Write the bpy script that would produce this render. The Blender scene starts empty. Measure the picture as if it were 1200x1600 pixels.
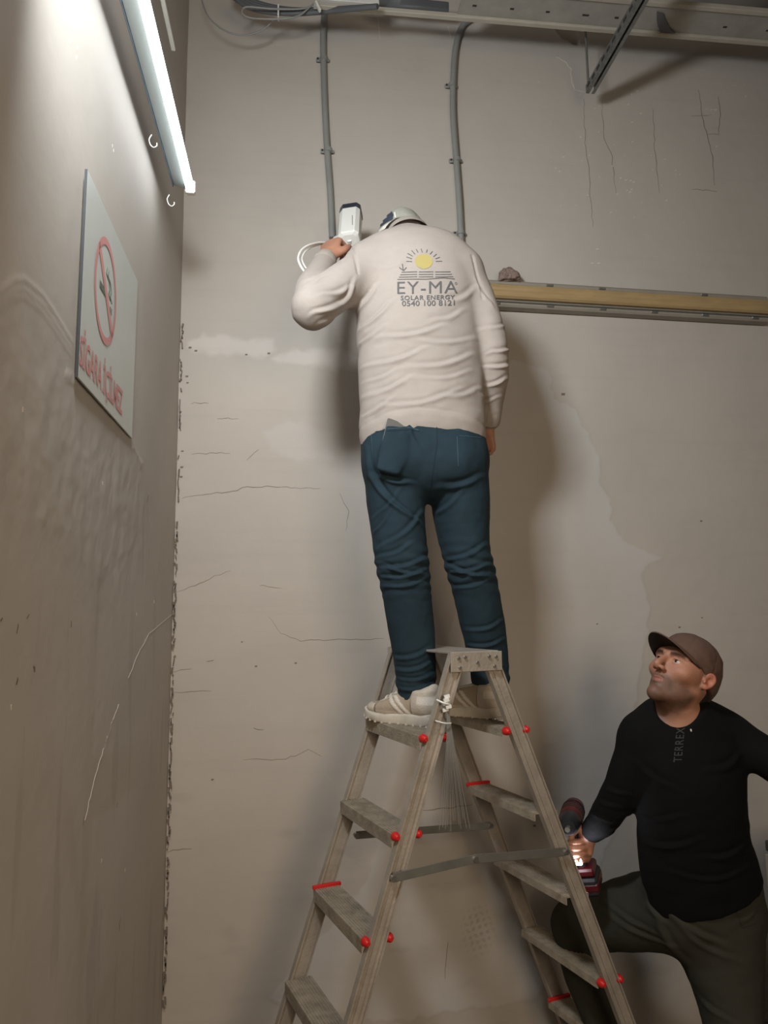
import bpy, bmesh, math, random
import numpy as np
from mathutils import Vector, Matrix
from mathutils.bvhtree import BVHTree

# ---------------------------------------------------------------- camera, world, light, exposure
F, YAW, PITCH, ROLL = 1150.0, math.radians(7.0), math.radians(7.68), math.radians(-0.64)
CAM = np.array([0.0, 0.0, 1.6])
scene = bpy.context.scene
COL = scene.collection
cam_data = bpy.data.cameras.new('camera')
cam = bpy.data.objects.new('camera', cam_data)
COL.objects.link(cam)
scene.camera = cam
cam_data.sensor_fit = 'VERTICAL'
cam_data.sensor_height = 36.0
cam_data.lens = 36.0 * F / 1600.0
cam_data.clip_start = 0.05
cam.matrix_world = Matrix.Translation(CAM) @ Matrix.Rotation(-YAW, 4, 'Z') @ Matrix.Rotation(math.pi / 2 + PITCH, 4, 'X') @ Matrix.Rotation(ROLL, 4, 'Z')
CM = np.array(cam.matrix_world.to_3x3())

world = bpy.data.worlds.new('world')
scene.world = world
world.use_nodes = True
world.node_tree.nodes['Background'].inputs[0].default_value = (0.6, 0.55, 0.5, 1)
world.node_tree.nodes['Background'].inputs[1].default_value = 0.1

scene.view_settings.view_transform = 'Standard'
scene.view_settings.look = 'None'
scene.view_settings.gamma = 1.0
scene.view_settings.use_curve_mapping = False
scene.view_settings.exposure = 0.42

def area(name, loc, target, size, power, color, spread=180):
    d = bpy.data.lights.new(name, 'AREA')
    d.shape = 'RECTANGLE'; d.size, d.size_y = size
    d.energy = power; d.color = color; d.spread = math.radians(spread)
    o = bpy.data.objects.new(name, d); COL.objects.link(o)
    o.location = loc
    o.rotation_euler = (Vector(target) - Vector(loc)).to_track_quat('-Z', 'Y').to_euler()
    return o
# unseen warm fill added behind the camera to lift the lower left
area('added_fill_light', (0.9, -1.5, 2.0), (-0.42, 2.3, 0.8), (1.4, 1.1), 18, (1.0, 0.80, 0.58), 120)
# unseen key light added on the tube's side to brighten the back wall
area('added_key_light', (-0.23, 1.02, 2.95), (1.2, 2.9, 2.3), (0.30, 0.2), 19, (0.92, 0.97, 1.0), 160)
TUBE_EMIT = 9.0

# ---------------------------------------------------------------- helpers
def ray(x, y): return CM @ np.array([(x - 600) / F, (800 - y) / F, -1.0])
def at(x, y, Y):
    d = ray(x, y); return CAM + d * (Y / d[1])
def atX(x, y, X):
    d = ray(x, y); return CAM + d * (X / d[0])
def atZ(x, y, Z):
    d = ray(x, y); return CAM + d * ((Z - 1.6) / d[2])
def pxm(Y): return F / (Y * 1.02)          # rough pixels per metre at depth Y

def nz(a):
    a = np.asarray(a, float); return a / (np.linalg.norm(a) + 1e-12)

def srgb(r, g, b):
    f = lambda c: (c / 255 / 12.92) if c / 255 <= 0.04045 else ((c / 255 + 0.055) / 1.055) ** 2.4
    return (f(r), f(g), f(b), 1.0)

def mat(name, col, rough=0.6, metal=0.0, var=0.0, vscale=8.0, bump=0.0, bscale=60.0, emit=None, estr=0.0, attr=False, spec=0.5, alpha=None, trans=0.0, col2=None, stretch=None):
    m = bpy.data.materials.new(name); m.use_nodes = True
    nt = m.node_tree; N = nt.nodes; L = nt.links
    b = N['Principled BSDF']
    b.inputs['Base Color'].default_value = col
    b.inputs['Roughness'].default_value = rough
    b.inputs['Metallic'].default_value = metal
    b.inputs['Specular IOR Level'].default_value = spec
    tc = N.new('ShaderNodeTexCoord')
    src = tc.outputs['Object']
    if stretch:
        mp = N.new('ShaderNodeMapping'); mp.inputs['Scale'].default_value = stretch
        L.new(src, mp.inputs[0]); src = mp.outputs[0]
    if var > 0 or attr:
        n = N.new('ShaderNodeTexNoise'); n.inputs['Scale'].default_value = vscale
        n.inputs['Detail'].default_value = 6; n.inputs['Roughness'].default_value = 0.6
        L.new(src, n.inputs['Vector'])
        r = N.new('ShaderNodeMapRange'); r.inputs[1].default_value = 0.3; r.inputs[2].default_value = 0.7
        L.new(n.outputs['Fac'], r.inputs[0])
        mx = N.new('ShaderNodeMix'); mx.data_type = 'RGBA'
        c2 = col2 if col2 else tuple(c * (1 - var) for c in col[:3]) + (1,)
        if attr:
            a = N.new('ShaderNodeAttribute'); a.attribute_name = 'Col'
            d = N.new('ShaderNodeMix'); d.data_type = 'RGBA'; d.blend_type = 'MULTIPLY'; d.inputs[0].default_value = 1
            d.inputs[7].default_value = (1 - var, 1 - var, 1 - var, 1)
            L.new(a.outputs['Color'], d.inputs[6])
            L.new(d.outputs[2], mx.inputs[7]); L.new(a.outputs['Color'], mx.inputs[6])
        else:
            mx.inputs[6].default_value = col; mx.inputs[7].default_value = c2
        L.new(r.outputs[0], mx.inputs[0])
        L.new(mx.outputs[2], b.inputs['Base Color'])
    if bump > 0:
        n2 = N.new('ShaderNodeTexNoise'); n2.inputs['Scale'].default_value = bscale
        n2.inputs['Detail'].default_value = 5
        L.new(src, n2.inputs['Vector'])
        bp = N.new('ShaderNodeBump'); bp.inputs['Strength'].default_value = bump
        bp.inputs['Distance'].default_value = 0.01
        L.new(n2.outputs['Fac'], bp.inputs['Height']); L.new(bp.outputs[0], b.inputs['Normal'])
    if emit:
        b.inputs['Emission Color'].default_value = emit
        b.inputs['Emission Strength'].default_value = estr
    if trans:
        b.inputs['Transmission Weight'].default_value = trans
    return m

class MB:
    """collects boxes, beams and tubes, then links them as one mesh object"""
    def __init__(s): s.v = []; s.f = []; s.m = []; s.sm = []
    def add(s, v, f, mi=0, smooth=False):
        o = len(s.v); s.v += [tuple(map(float, p)) for p in v]
        for q in f: s.f.append([i + o for i in q]); s.m.append(mi); s.sm.append(smooth)
        return s
    def box(s, c, u, v, w, bev=0.0, mi=0):
        """centre and three half-axis vectors"""
        c, u, v, w = map(np.asarray, (c, u, v, w))
        if bev <= 0:
            P = [c + a * u + b * v + d * w for d in (-1, 1) for a, b in ((-1, -1), (1, -1), (1, 1), (-1, 1))]
            return s.add(P, [[3, 2, 1, 0], [4, 5, 6, 7], [0, 1, 5, 4], [1, 2, 6, 5], [2, 3, 7, 6], [3, 0, 4, 7]], mi)
        lu, lv, lw = (np.linalg.norm(x) for x in (u, v, w))
        P = []; 
        for d in (-1, 1):
            for (a, b) in ((-1, -1), (1, -1), (1, 1), (-1, 1)):
                P.append(c + a * u * (1 - bev / lu) + b * v * (1 - bev / lv) + d * w)
                P.append(c + a * u + b * v * (1 - bev / lv) + d * w * (1 - bev / lw))
                P.append(c + a * u * (1 - bev / lu) + b * v + d * w * (1 - bev / lw))
        # hull via bmesh
        bm = bmesh.new()
        for p in P: bm.verts.new(p)
        r = bmesh.ops.convex_hull(bm, input=bm.verts)
        bm.verts.index_update()
        V = [v_.co[:] for v_ in bm.verts]; Fc = [[x.index for x in f.verts] for f in bm.faces]
        bm.free()
        return s.add(V, Fc, mi)
    def beam(s, p0, p1, wd, w, t, bev=0.0, mi=0):
        """bar from p0 to p1, w wide along wd, t thick across"""
        p0, p1 = np.asarray(p0, float), np.asarray(p1, float)
        ax = nz(p1 - p0); wd = nz(np.asarray(wd, float) - ax * np.dot(ax, wd)); td = np.cross(ax, wd)
        return s.box((p0 + p1) / 2, (p1 - p0) / 2, wd * w / 2, td * t / 2, bev, mi)
    def tube(s, pts, r, n=12, mi=0, cap=True, closed=False):
        pts = [np.asarray(p, float) for p in pts]; m = len(pts)
        rs = r if hasattr(r, '__len__') else [r] * m
        V = []; prev = None
        for i, p in enumerate(pts):
            t = nz(pts[min(i + 1, m - 1)] - pts[max(i - 1, 0)])
            if prev is None:
                a = np.array([0, 0, 1.0]) if abs(t[2]) < 0.9 else np.array([1.0, 0, 0])
                prev = nz(np.cross(t, a))
            u = nz(prev - t * np.dot(prev, t)); v = np.cross(t, u); prev = u
            for k in range(n):
                a = 2 * math.pi * k / n
                V.append(p + rs[i] * (math.cos(a) * u + math.sin(a) * v))
        Fc = []
        for i in range(m - 1):
            for k in range(n):
                k2 = (k + 1) % n
                Fc.append([i * n + k, i * n + k2, (i + 1) * n + k2, (i + 1) * n + k])
        if cap: Fc += [list(range(n))[::-1], [(m - 1) * n + k for k in range(n)]]
        return s.add(V, Fc, mi, True)
    def prism(s, poly, o, u, v, w, mi=0):
        """2-D outline poly placed at o with axes u, v and extruded along w"""
        o, u, v, w = map(np.asarray, (o, u, v, w)); n = len(poly)
        V = [o + a * u + b * v for a, b in poly] + [o + a * u + b * v + w for a, b in poly]
        Fc = [list(range(n))[::-1], list(range(n, 2 * n))] + [[i, (i + 1) % n, (i + 1) % n + n, i + n] for i in range(n)]
        return s.add(V, Fc, mi)
    def build(s, name, mats, parent=None, smooth=None):
        me = bpy.data.meshes.new(name); me.from_pydata(s.v, [], s.f)
        for m in (mats if isinstance(mats, (list, tuple)) else [mats]): me.materials.append(m)
        me.polygons.foreach_set('material_index', s.m)
        bm = bmesh.new(); bm.from_mesh(me); bmesh.ops.recalc_face_normals(bm, faces=bm.faces); bm.to_mesh(me); bm.free()
        me.polygons.foreach_set('use_smooth', s.sm if smooth is None else [smooth] * len(s.f))
        me.update()
        if any(s.sm) and smooth is None:
            try: me.set_sharp_from_angle(angle=math.radians(50))
            except Exception: pass
        o = bpy.data.objects.new(name, me); COL.objects.link(o)
        if parent is not None: attach(o, parent)
        return o

def attach(o, parent):
    o.parent = parent
    o.matrix_parent_inverse = Matrix.Translation(-parent.location) if parent.type == 'EMPTY' else parent_inv(parent)
def parent_inv(p):
    m = Matrix.Identity(4)
    if p.parent is not None and p.parent.type == 'EMPTY': return m
    return m

def tag(o, label, cat, group=None, kind=None):
    o['label'] = label; o['category'] = cat
    if group: o['group'] = group
    if kind: o['kind'] = kind
    return o
def thing(name, label, cat, loc=(0, 0, 0), group=None):
    o = bpy.data.objects.new(name, None); COL.objects.link(o)
    o.location = Vector([float(c) for c in loc]); o.empty_display_size = 0.1
    return tag(o, label, cat, group)
def struct(o): o['kind'] = 'structure'; return o

def spline(pts, n=8):
    """Catmull-Rom resample of rows of numbers"""
    P = np.array(pts, float); P = np.vstack([2 * P[0] - P[1], P, 2 * P[-1] - P[-2]]); out = []
    for i in range(1, len(P) - 2):
        for k in range(n):
            t = k / n
            out.append(0.5 * ((2 * P[i]) + (-P[i - 1] + P[i + 1]) * t + (2 * P[i - 1] - 5 * P[i] + 4 * P[i + 1] - P[i + 2]) * t * t + (-P[i - 1] + 3 * P[i] - 3 * P[i + 1] + P[i + 2]) * t ** 3))
    out.append(P[-2]); return np.array(out)

# smooth value noise on numpy arrays
_rng = np.random.RandomState(7)
_T = _rng.rand(64, 64, 64).astype(np.float32)
def vnoise(x, y, z):
    xi, yi, zi = np.floor(x).astype(int), np.floor(y).astype(int), np.floor(z).astype(int)
    fx, fy, fz = x - xi, y - yi, z - zi
    fx, fy, fz = (f * f * (3 - 2 * f) for f in (fx, fy, fz))
    r = 0
    for a in (0, 1):
        for b in (0, 1):
            for c in (0, 1):
                w = (fx if a else 1 - fx) * (fy if b else 1 - fy) * (fz if c else 1 - fz)
                r = r + w * _T[(xi + a) & 63, (yi + b) & 63, (zi + c) & 63]
    return r
def fbm(x, y, z, o=4):
    r = 0; a = 0.5; t = 0
    for i in range(o):
        r = r + a * vnoise(x * 2 ** i + 11.3 * i, y * 2 ** i + 5.1 * i, z * 2 ** i + 3.7 * i); t += a; a *= 0.5
    return r / t
def sstep(a, b, x):
    t = np.clip((x - a) / (b - a), 0, 1); return t * t * (3 - 2 * t)
def seg_dist2(px, py, pts):
    """distance of points to a 2-D polyline"""
    D = np.full(px.shape, 1e9)
    for (ax, ay), (bx, by) in zip(pts[:-1], pts[1:]):
        dx, dy = bx - ax, by - ay; t = np.clip(((px - ax) * dx + (py - ay) * dy) / (dx * dx + dy * dy + 1e-12), 0, 1)
        D = np.minimum(D, np.hypot(px - ax - t * dx, py - ay - t * dy))
    return D
def poly_sd(px, py, pts):
    """signed distance to a polygon, negative inside"""
    D = seg_dist2(px, py, list(pts) + [pts[0]]); ins = np.zeros(px.shape, bool)
    n = len(pts)
    for i in range(n):
        (x1, y1), (x2, y2) = pts[i], pts[(i + 1) % n]
        c = ((y1 > py) != (y2 > py)) & (px < (x2 - x1) * (py - y1) / (y2 - y1 + 1e-12) + x1)
        ins ^= c
    return np.where(ins, -D, D)

# ---------------------------------------------------------------- materials
M = {}
M['wall'] = mat('wall_plaster', (0.5, 0.45, 0.4, 1), 0.75, attr=True, var=0.07, vscale=3.0, bump=0.12, bscale=22, spec=0.3)
M['crack'] = mat('crack_dark', srgb(126, 113, 101), 0.9)
M['chip'] = mat('chip_pale', srgb(205, 198, 188), 0.9)
M['dark'] = mat('dark_matte', srgb(52, 46, 42), 0.95)  # dark tone for screws; on slots it paints the shade inside
M['ceil'] = mat('ceiling_paint', (0.30, 0.28, 0.26, 1), 0.9, var=0.15)
M['floor'] = mat('concrete_floor', (0.20, 0.17, 0.14, 1), 0.85, var=0.3, vscale=2, bump=0.3)
M['farwall'] = mat('hall_wall_paint', (0.42, 0.37, 0.32, 1), 0.85, var=0.1, vscale=2)
M['alu'] = mat('ladder_aluminium', srgb(186, 176, 164), 0.5, 0.35, var=0.3, vscale=14, bump=0.15, bscale=120)
M['tread'] = mat('dusty_tread', srgb(176, 164, 146), 0.75, 0.2, var=0.4, vscale=26, bump=0.3, bscale=140)
M['steel'] = mat('brace_steel', srgb(140, 140, 134), 0.45, 0.6, var=0.2, vscale=20)
M['galv'] = mat('galvanised_steel', srgb(150, 152, 150), 0.4, 0.8, var=0.35, vscale=50)
M['red'] = mat('red_plastic', srgb(205, 34, 30), 0.4)
M['white'] = mat('white_plastic', srgb(225, 224, 218), 0.4)
M['whitepaint'] = mat('white_enamel', srgb(214, 212, 204), 0.45, var=0.12, vscale=12)
M['traypaint'] = mat('tray_enamel', srgb(178, 170, 156), 0.55, var=0.15, vscale=10)
M['grey'] = mat('grey_pvc', srgb(140, 140, 136), 0.5, var=0.12, vscale=12)
M['greydk'] = mat('dark_grey_pvc', srgb(92, 94, 96), 0.55, var=0.15)
M['black'] = mat('black_plastic', srgb(26, 26, 30), 0.4)
M['navy'] = mat('navy_plastic', srgb(42, 46, 58), 0.35)
M['bolt'] = mat('bolt_steel', srgb(190, 190, 186), 0.3, 0.9)

# ---------------------------------------------------------------- room shell
XL = float(at(270, 960, 2.9)[0]); YB = 2.9; ZC = 4.35; XR = 4.2; YF = -3.2
def grid_wall(name, A, B, to3, disp, colf, m):
    a, b = np.meshgrid(A, B, indexing='ij'); na, nb = len(A), len(B)
    d = disp(a, b); P = to3(a, b, d).reshape(-1, 3)
    i = np.arange(na * nb).reshape(na, nb)
    q = np.stack([i[:-1, :-1], i[1:, :-1], i[1:, 1:], i[:-1, 1:]], -1).reshape(-1, 4)
    me = bpy.data.meshes.new(name)
    me.vertices.add(len(P)); me.vertices.foreach_set('co', P.astype(np.float32).ravel())
    me.loops.add(q.size); me.loops.foreach_set('vertex_index', q.ravel())
    me.polygons.add(len(q)); me.polygons.foreach_set('loop_start', np.arange(0, q.size, 4)); me.polygons.foreach_set('loop_total', np.full(len(q), 4))
    me.polygons.foreach_set('use_smooth', np.ones(len(q), bool))
    me.update()
    c = np.ones((len(P), 4), np.float32); c[:, :3] = colf(a, b).reshape(-1, 3)
    at_ = me.color_attributes.new('Col', 'FLOAT_COLOR', 'POINT'); at_.data.foreach_set('color', c.ravel())
    me.materials.append(m); me.validate()
    o = bpy.data.objects.new(name, me); COL.objects.link(o)
    return struct(o)

def bw(px, py):                       # pixel -> (x, z) on the back wall
    p = at(px, py, YB); return (p[0], p[2])
def lw(px, py):                       # pixel -> (y, z) on the left wall
    p = atX(px, py, XL); return (p[1], p[2])

BASE = np.array([0.505, 0.460, 0.410])
PATCH_EDGE = [(800, 560), (858, 578), (868, 622), (900, 640), (912, 668), (930, 700), (940, 722), (938, 756), (955, 780), (956, 812), (972, 842), (1032, 872), (1006, 884), (1004, 912), (1018, 950), (1012, 990), (1000, 1060), (985, 1180), (960, 1300), (900, 1450), (840, 1560), (600, 1600), (420, 1560), (560, 1400), (650, 1200), (700, 1000), (760, 800), (770, 640)]
P1 = [(292, 532), (318, 524), (372, 526), (424, 534), (428, 546), (412, 556), (360, 556), (320, 550), (290, 544)]
P2 = [(424, 560), (470, 550), (500, 540), (532, 542), (566, 556), (566, 580), (520, 582), (468, 570), (436, 566)]
P3 = [(400, 670), (450, 660), (520, 678), (524, 720), (470, 720), (430, 708)]
def back_col(x, z):
    w1, w2 = (fbm(x * 9, z * 9, 0 * x + 3) - .5) * .10, (fbm(x * 30, z * 30, 0 * x + 9) - .5) * .035
    c = np.ones(x.shape + (3,)) * BASE
    big = fbm(x * 1.6 + 3, z * 1.6, 0 * x + 1.5, 3) - .5
    c *= (1 + 0.16 * big)[..., None]
    sd = poly_sd(x, z, [bw(*p) for p in PATCH_EDGE]) + w2
    k = sstep(0.004, -0.006, sd) * (0.35 + 0.65 * sstep(-0.25, -0.02, sd))
    c = c * (1 - k[..., None]) + (c * np.array([1.08, 1.12, 1.18])) * k[..., None]
    for P, s in ((P1, 1.20), (P2, 1.20), (P3, 1.08)):
        sd = poly_sd(x, z, [bw(*p) for p in P]) + w1 * .5 + w2
        k = sstep(0.012, -0.02, sd)
        c = c * (1 + k[..., None] * (np.array([s, s * 1.01, s * 1.04]) - 1))
    # dust streaks and scuffs low down
    sc = sstep(.66, .78, fbm(x * 5 + 8, z * 14, 0 * x + 7)) * sstep(1.7, 0.9, z)
    c *= (1 - 0.08 * sc)[..., None]
    # sole print
    pc = bw(748, 1452); u = (x - pc[0]); v = (z - pc[1])
    pr_ = np.exp(-((u / .06) ** 2 + (v / .09) ** 2) ** 2) * (np.sin(u * 260 + v * 80) > -.1) * (np.sin(v * 260 - u * 60) > -.1)
    c *= (1 - 0.22 * pr_)[..., None]
    hz = fbm(x * 2 + 1, z * 40, 0 * x + 2, 3)
    c *= (1 - 0.02 * sstep(.6, .7, hz))[..., None]
    return c
def back_disp(x, z):
    d = (fbm(x * 2.2, z * 2.2, 0 * x, 4) - .5) * 0.010 + (fbm(x * 14, z * 14, 0 * x + 4, 3) - .5) * 0.0012
    sd = poly_sd(x, z, [bw(*p) for p in PATCH_EDGE]) + (fbm(x * 30, z * 30, 0 * x + 9) - .5) * .035
    d = d + 0.0012 * sstep(0.003, -0.003, sd)
    for P in (P1, P2):
        sd = poly_sd(x, z, [bw(*p) for p in P]) + (fbm(x * 30, z * 30, 0 * x + 9) - .5) * .05
        d = d + 0.002 * sstep(0.004, -0.004, sd) * fbm(x * 20, z * 30, 0 * x + 1)
    # hole broken out of the plaster under the tray
    sd = poly_sd(x, z, [bw(862, 40), bw(906, 42), bw(905, 72), bw(880, 60)]) + (fbm(x * 40, z * 40, 0 * x) - .5) * .02
    d = d - 0.05 * sstep(0.0, -0.008, sd) + 0.003 * np.exp(-(sd / .008) ** 2)
    return d
xs = np.concatenate([np.arange(XL - 0.02, 2.35, 0.006), np.linspace(2.4, XR, 12)])
zs = np.concatenate([np.arange(-0.02, 4.2, 0.006), [4.25, ZC]])
wall_back = grid_wall('wall_back', xs, zs, lambda a, b, d: np.stack([a, YB - d, b], -1), back_disp, back_col, M['wall'])

def left_rough(y, z):
    R = [lw(*p) for p in [(-40, 470), (0, 452), (22, 438), (40, 436), (70, 470), (108, 530), (116, 590), (205, 690), (240, 760), (235, 900), (180, 960), (60, 900), (-40, 800)]]
    sd = poly_sd(y, z, R) + (fbm(y * 12, z * 12, 0 * y) - .5) * .06
    return sd
def left_disp(y, z):
    d = (fbm(y * 2.0 + 5, z * 2.0, 0 * y + 2, 3) - .5) * 0.008 + (fbm(y * 16, z * 9, 0 * y, 3) - .5) * 0.0008
    k = sstep(0.02, -0.12, left_rough(y, z))
    d = d + k * ((fbm(y * 22, z * 18, 0 * y + 6, 4) - .5) * 0.0045 + np.abs(fbm(y * 9, z * 12, 0 * y + 8, 3) - .5) * -0.003)
    for off, a in ((0, .0018), (.016, .0014), (.03, .001)):
        e = seg_dist2(y, z + off, [lw(*p) for p in [(-30, 470), (0, 455), (22, 438), (38, 437), (66, 462), (90, 500), (112, 536)]])
        d = d + a * np.exp(-(e / .005) ** 2)
    # lumpy edge of old paint under the sign
    e = seg_dist2(y, z, [lw(*p) for p in [(100, 586), (118, 596), (150, 628), (180, 662), (203, 688), (222, 730)]]) + (fbm(y * 40, z * 40, 0 * y) - .5) * .03
    d = d + 0.0035 * np.exp(-(e / .010) ** 2) * fbm(y * 30, z * 30, 0 * y + 3)
    return d
def left_col(y, z):
    c = np.ones(y.shape + (3,)) * BASE
    c *= (1 + 0.14 * (fbm(y * 1.8, z * 1.8, 0 * y + 5.5, 3) - .5))[..., None]
    k = sstep(0.03, -0.08, left_rough(y, z))
    c *= (1 - 0.05 * k)[..., None]
    st = sstep(.64, .72, fbm(y * 22, z * 2.5, 0 * y + 3, 4)) * sstep(2.2, 1.2, z)
    c *= (1 - 0.10 * st)[..., None]
    return c
ys = np.concatenate([np.linspace(YF, 0.6, 10), np.arange(0.65, YB + 0.03, 0.006)])
wall_left = grid_wall('wall_left', ys, zs, lambda a, b, d: np.stack([XL + d, a, b], -1), left_disp, left_col, M['wall'])

def slab(name, lo, hi, m):
    lo, hi = np.array(lo, float), np.array(hi, float); c = (lo + hi) / 2; h = (hi - lo) / 2
    return struct(MB().box(c, (h[0], 0, 0), (0, h[1], 0), (0, 0, h[2])).build(name, m))
slab('floor', (XL - .2, YF - .2, -.1), (XR + .2, YB + .2, 0), M['floor'])
slab('ceiling', (XL - .2, YF - .2, ZC), (XR + .2, YB + .2, ZC + .1), M['ceil'])
slab('wall_right', (XR, YF, 0), (XR + .1, YB + .1, ZC), M['farwall'])
slab('wall_front', (XL - .1, YF - .1, 0), (XR + .1, YF, ZC), M['farwall'])

# cracks, scratches and chips
def ribbon(mb, pts3, w, nrm, off=0.0008, mi=0, jitter=0.0, seed=0):
    """flat strip with some thickness following 3-D points"""
    rnd = random.Random(seed); nrm = nz(nrm); P = [np.asarray(p, float) for p in pts3]
    top = []; 
    for i, p in enumerate(P):
        t = nz(P[min(i + 1, len(P) - 1)] - P[max(i - 1, 0)]); s_ = nz(np.cross(t, nrm))
        ww = w * (0.35 + 0.65 * math.sin(math.pi * (i + .5) / len(P))) * (1 + jitter * rnd.uniform(-1, 1)) / 2
        q = p + nrm * off + s_ * jitter * w * rnd.uniform(-1, 1)
        top += [q - s_ * ww, q + s_ * ww, q - s_ * ww - nrm * (off + .004), q + s_ * ww - nrm * (off + .004)]
    n = len(P); Fc = []
    for i in range(n - 1):
        a, b = 4 * i, 4 * (i + 1)
        Fc += [[a, a + 1, b + 1, b], [a, b, b + 2, a + 2], [a + 1, a + 3, b + 3, b + 1]]
    mb.add(top, Fc, mi)
def on_back(px, py):
    p = at(px, py, YB); d = float(back_disp(np.array([p[0]]), np.array([p[2]]))[0]); return np.array([p[0], YB - d, p[2]])
def on_left(px, py):
    p = atX(px, py, XL); d = float(left_disp(np.array([p[1]]), np.array([p[2]]))[0]); return np.array([XL + d, p[1], p[2]])
def dense(P, step=7, wob=1.2, seed=0):
    r = random.Random(seed); out = []
    for (a, b), (c, d) in zip(P[:-1], P[1:]):
        n = max(1, int(math.hypot(c - a, d - b) / step))
        for k in range(n): out.append((a + (c - a) * k / n + r.uniform(-wob, wob), b + (d - b) * k / n + r.uniform(-wob, wob)))
    out.append(P[-1]); return out
NB, NL = np.array([0, -1.0, 0]), np.array([1.0, 0, 0])
cb, cw = MB(), MB()
for i, (w, P) in enumerate([
    (.0035, [(284, 778), (330, 771), (370, 766), (386, 760), (440, 761), (500, 763)]), (.003, [(300, 709), (360, 708)]),
    (.003, [(298, 630), (326, 630)]), (.003, [(340, 654), (372, 654)]), (.003, [(386, 720), (404, 702)]),
    (.0025, [(276, 924), (318, 910), (336, 900), (360, 892)]), (.0025, [(405, 914), (440, 919)]), (.0025, [(420, 965), (440, 990), (470, 1001), (600, 998)]),
    (.0025, [(380, 1186), (440, 1187), (468, 1178), (482, 1170), (502, 1182)]), (.004, [(396, 1138), (412, 1140)]), (.004, [(323, 1034), (334, 1032)]),
    (.003, [(912, 155), (914, 225), (920, 262), (921, 300), (926, 355)]), (.003, [(940, 160), (944, 215), (955, 240), (962, 302)]),
    (.003, [(1020, 170), (1023, 240), (1030, 302)]), (.0045, [(1092, 140), (1098, 190), (1110, 230), (1116, 290)]),
    (.004, [(1121, 152), (1125, 180), (1122, 210), (1106, 210)]), (.003, [(1080, 182), (1112, 180)]), (.003, [(1080, 296), (1120, 300)]),
    (.004, [(655, 1268), (700, 1262), (738, 1257)]), (.003, [(700, 1470), (695, 1530)]), (.003, [(530, 770), (545, 800), (540, 830)]),
    (.0025, [(268, 1082), (330, 1080)]), (.0025, [(266, 1050), (300, 1045)]), (.003, [(262, 1330), (300, 1326)])]):
    ribbon(cb, [on_back(*p) for p in dense(P, seed=i)], w * .62, NB, jitter=.25, seed=i)
rr = random.Random(5)
cor = []                                       # dark crumbling corner joint
for y in range(480, 1600, 5):
    if rr.random() < (.45 if y < 820 else .7):
        z0 = at(290, y, YB)[2]; ln = rr.uniform(.006, .028); w = rr.uniform(.002, .006)
        cb.box((XL + .006 + rr.uniform(-.003, .006), YB - .007, z0), (w / 2, 0, 0), (0, .004, 0), (rr.uniform(-.002, .002), 0, ln / 2))
for (x, y, s) in [(292, 588, 5), (293, 598, 4), (285, 705, 4), (284, 730, 5), (283, 745, 5), (297, 543, 5), (306, 548, 5), (385, 554, 4), (420, 552, 5), (880, 616, 7), (933, 975, 3), (1096, 814, 4), (400, 1041, 4), (462, 1036, 4), (378, 1003, 3), (332, 1218, 4), (1062, 980, 4), (1097, 965, 3), (835, 1290, 5), (720, 770, 4)]:
    p = on_back(x, y); cb.box(p, (s * .0011, 0, 0), (0, .0012, 0), (.0006, 0, s * .0007))
cb.build('crack', M['crack'], wall_back)
for i, P in enumerate([[(868, 88), (884, 98), (892, 108), (893, 128), (899, 140), (912, 144), (904, 152)], [(590, 25), (594, 60)], [(700, 40), (704, 58)]]):
    ribbon(cw, [on_back(*p) for p in dense(P, 6, seed=i)], .004, NB, off=.0015, jitter=.3, seed=i)
for k in range(70):
    x, y = rr.gauss(985, 80), rr.gauss(230, 85)
    if not (770 < x < 1195 and 60 < y < 400): continue
    p = on_back(x, y); s = rr.uniform(.0012, .004)
    cw.box(p, (s, 0, s * .5), (0, .0015, 0), (-s * .3, 0, s * .8))
for (x, y) in [(1112, 172), (1118, 172), (1104, 171), (985, 283), (978, 282), (990, 285), (984, 301), (987, 192), (1001, 178), (935, 412), (925, 412), (933, 390)]:
    p = on_back(x, y); cw.box(p, (.006, 0, .001), (0, .002, 0), (0, 0, .003))
cw.build('paint_chip', M['chip'], wall_back)
cb, cw = MB(), MB()
for i, (w, P) in enumerate([(.003, [(272, 958), (250, 975), (232, 990), (215, 1022), (200, 1060)]), (.0035, [(186, 1100), (175, 1130), (160, 1180), (145, 1230), (133, 1282)]), (.0025, [(152, 470), (162, 500)])]):
    ribbon(cw, [on_left(*p) for p in dense(P, 7, .8, i)], w, NL, off=.001, jitter=.3, seed=i)
for i, (w, P) in enumerate([(.003, [(176, 1125), (168, 1152), (163, 1168)]), (.006, [(55, 1040), (56, 1050)]), (.008, [(30, 1060), (28, 1070)]), (.004, [(132, 1276), (130, 1290)]), (.005, [(30, 975), (28, 990)]), (.004, [(112, 970), (112, 980)]), (.004, [(189, 1432), (187, 1455)]), (.004, [(232, 770), (228, 790)]), (.004, [(258, 1370), (254, 1440)]), (.004, [(184, 1254), (183, 1262)]), (.003, [(46, 960), (43, 966)]), (.004, [(5, 966), (2, 970)])]):
    ribbon(cb, [on_left(*p) for p in dense(P, 5, .6, i)], w, NL, jitter=.2, seed=i)
for (x, y) in [(122, 75), (120, 90), (110, 65), (178, 235), (176, 228), (34, 640), (160, 755), (20, 1105), (240, 940), (213, 960), (196, 1360), (160, 1345), (225, 1000)]:
    p = on_left(x, y); cw.box(p, (.0008, 0, 0), (0, .0012, .0006), (0, -.001, .004))
cb.build('crack', M['crack'], wall_left); cw.build('paint_chip', M['chip'], wall_left)

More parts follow.
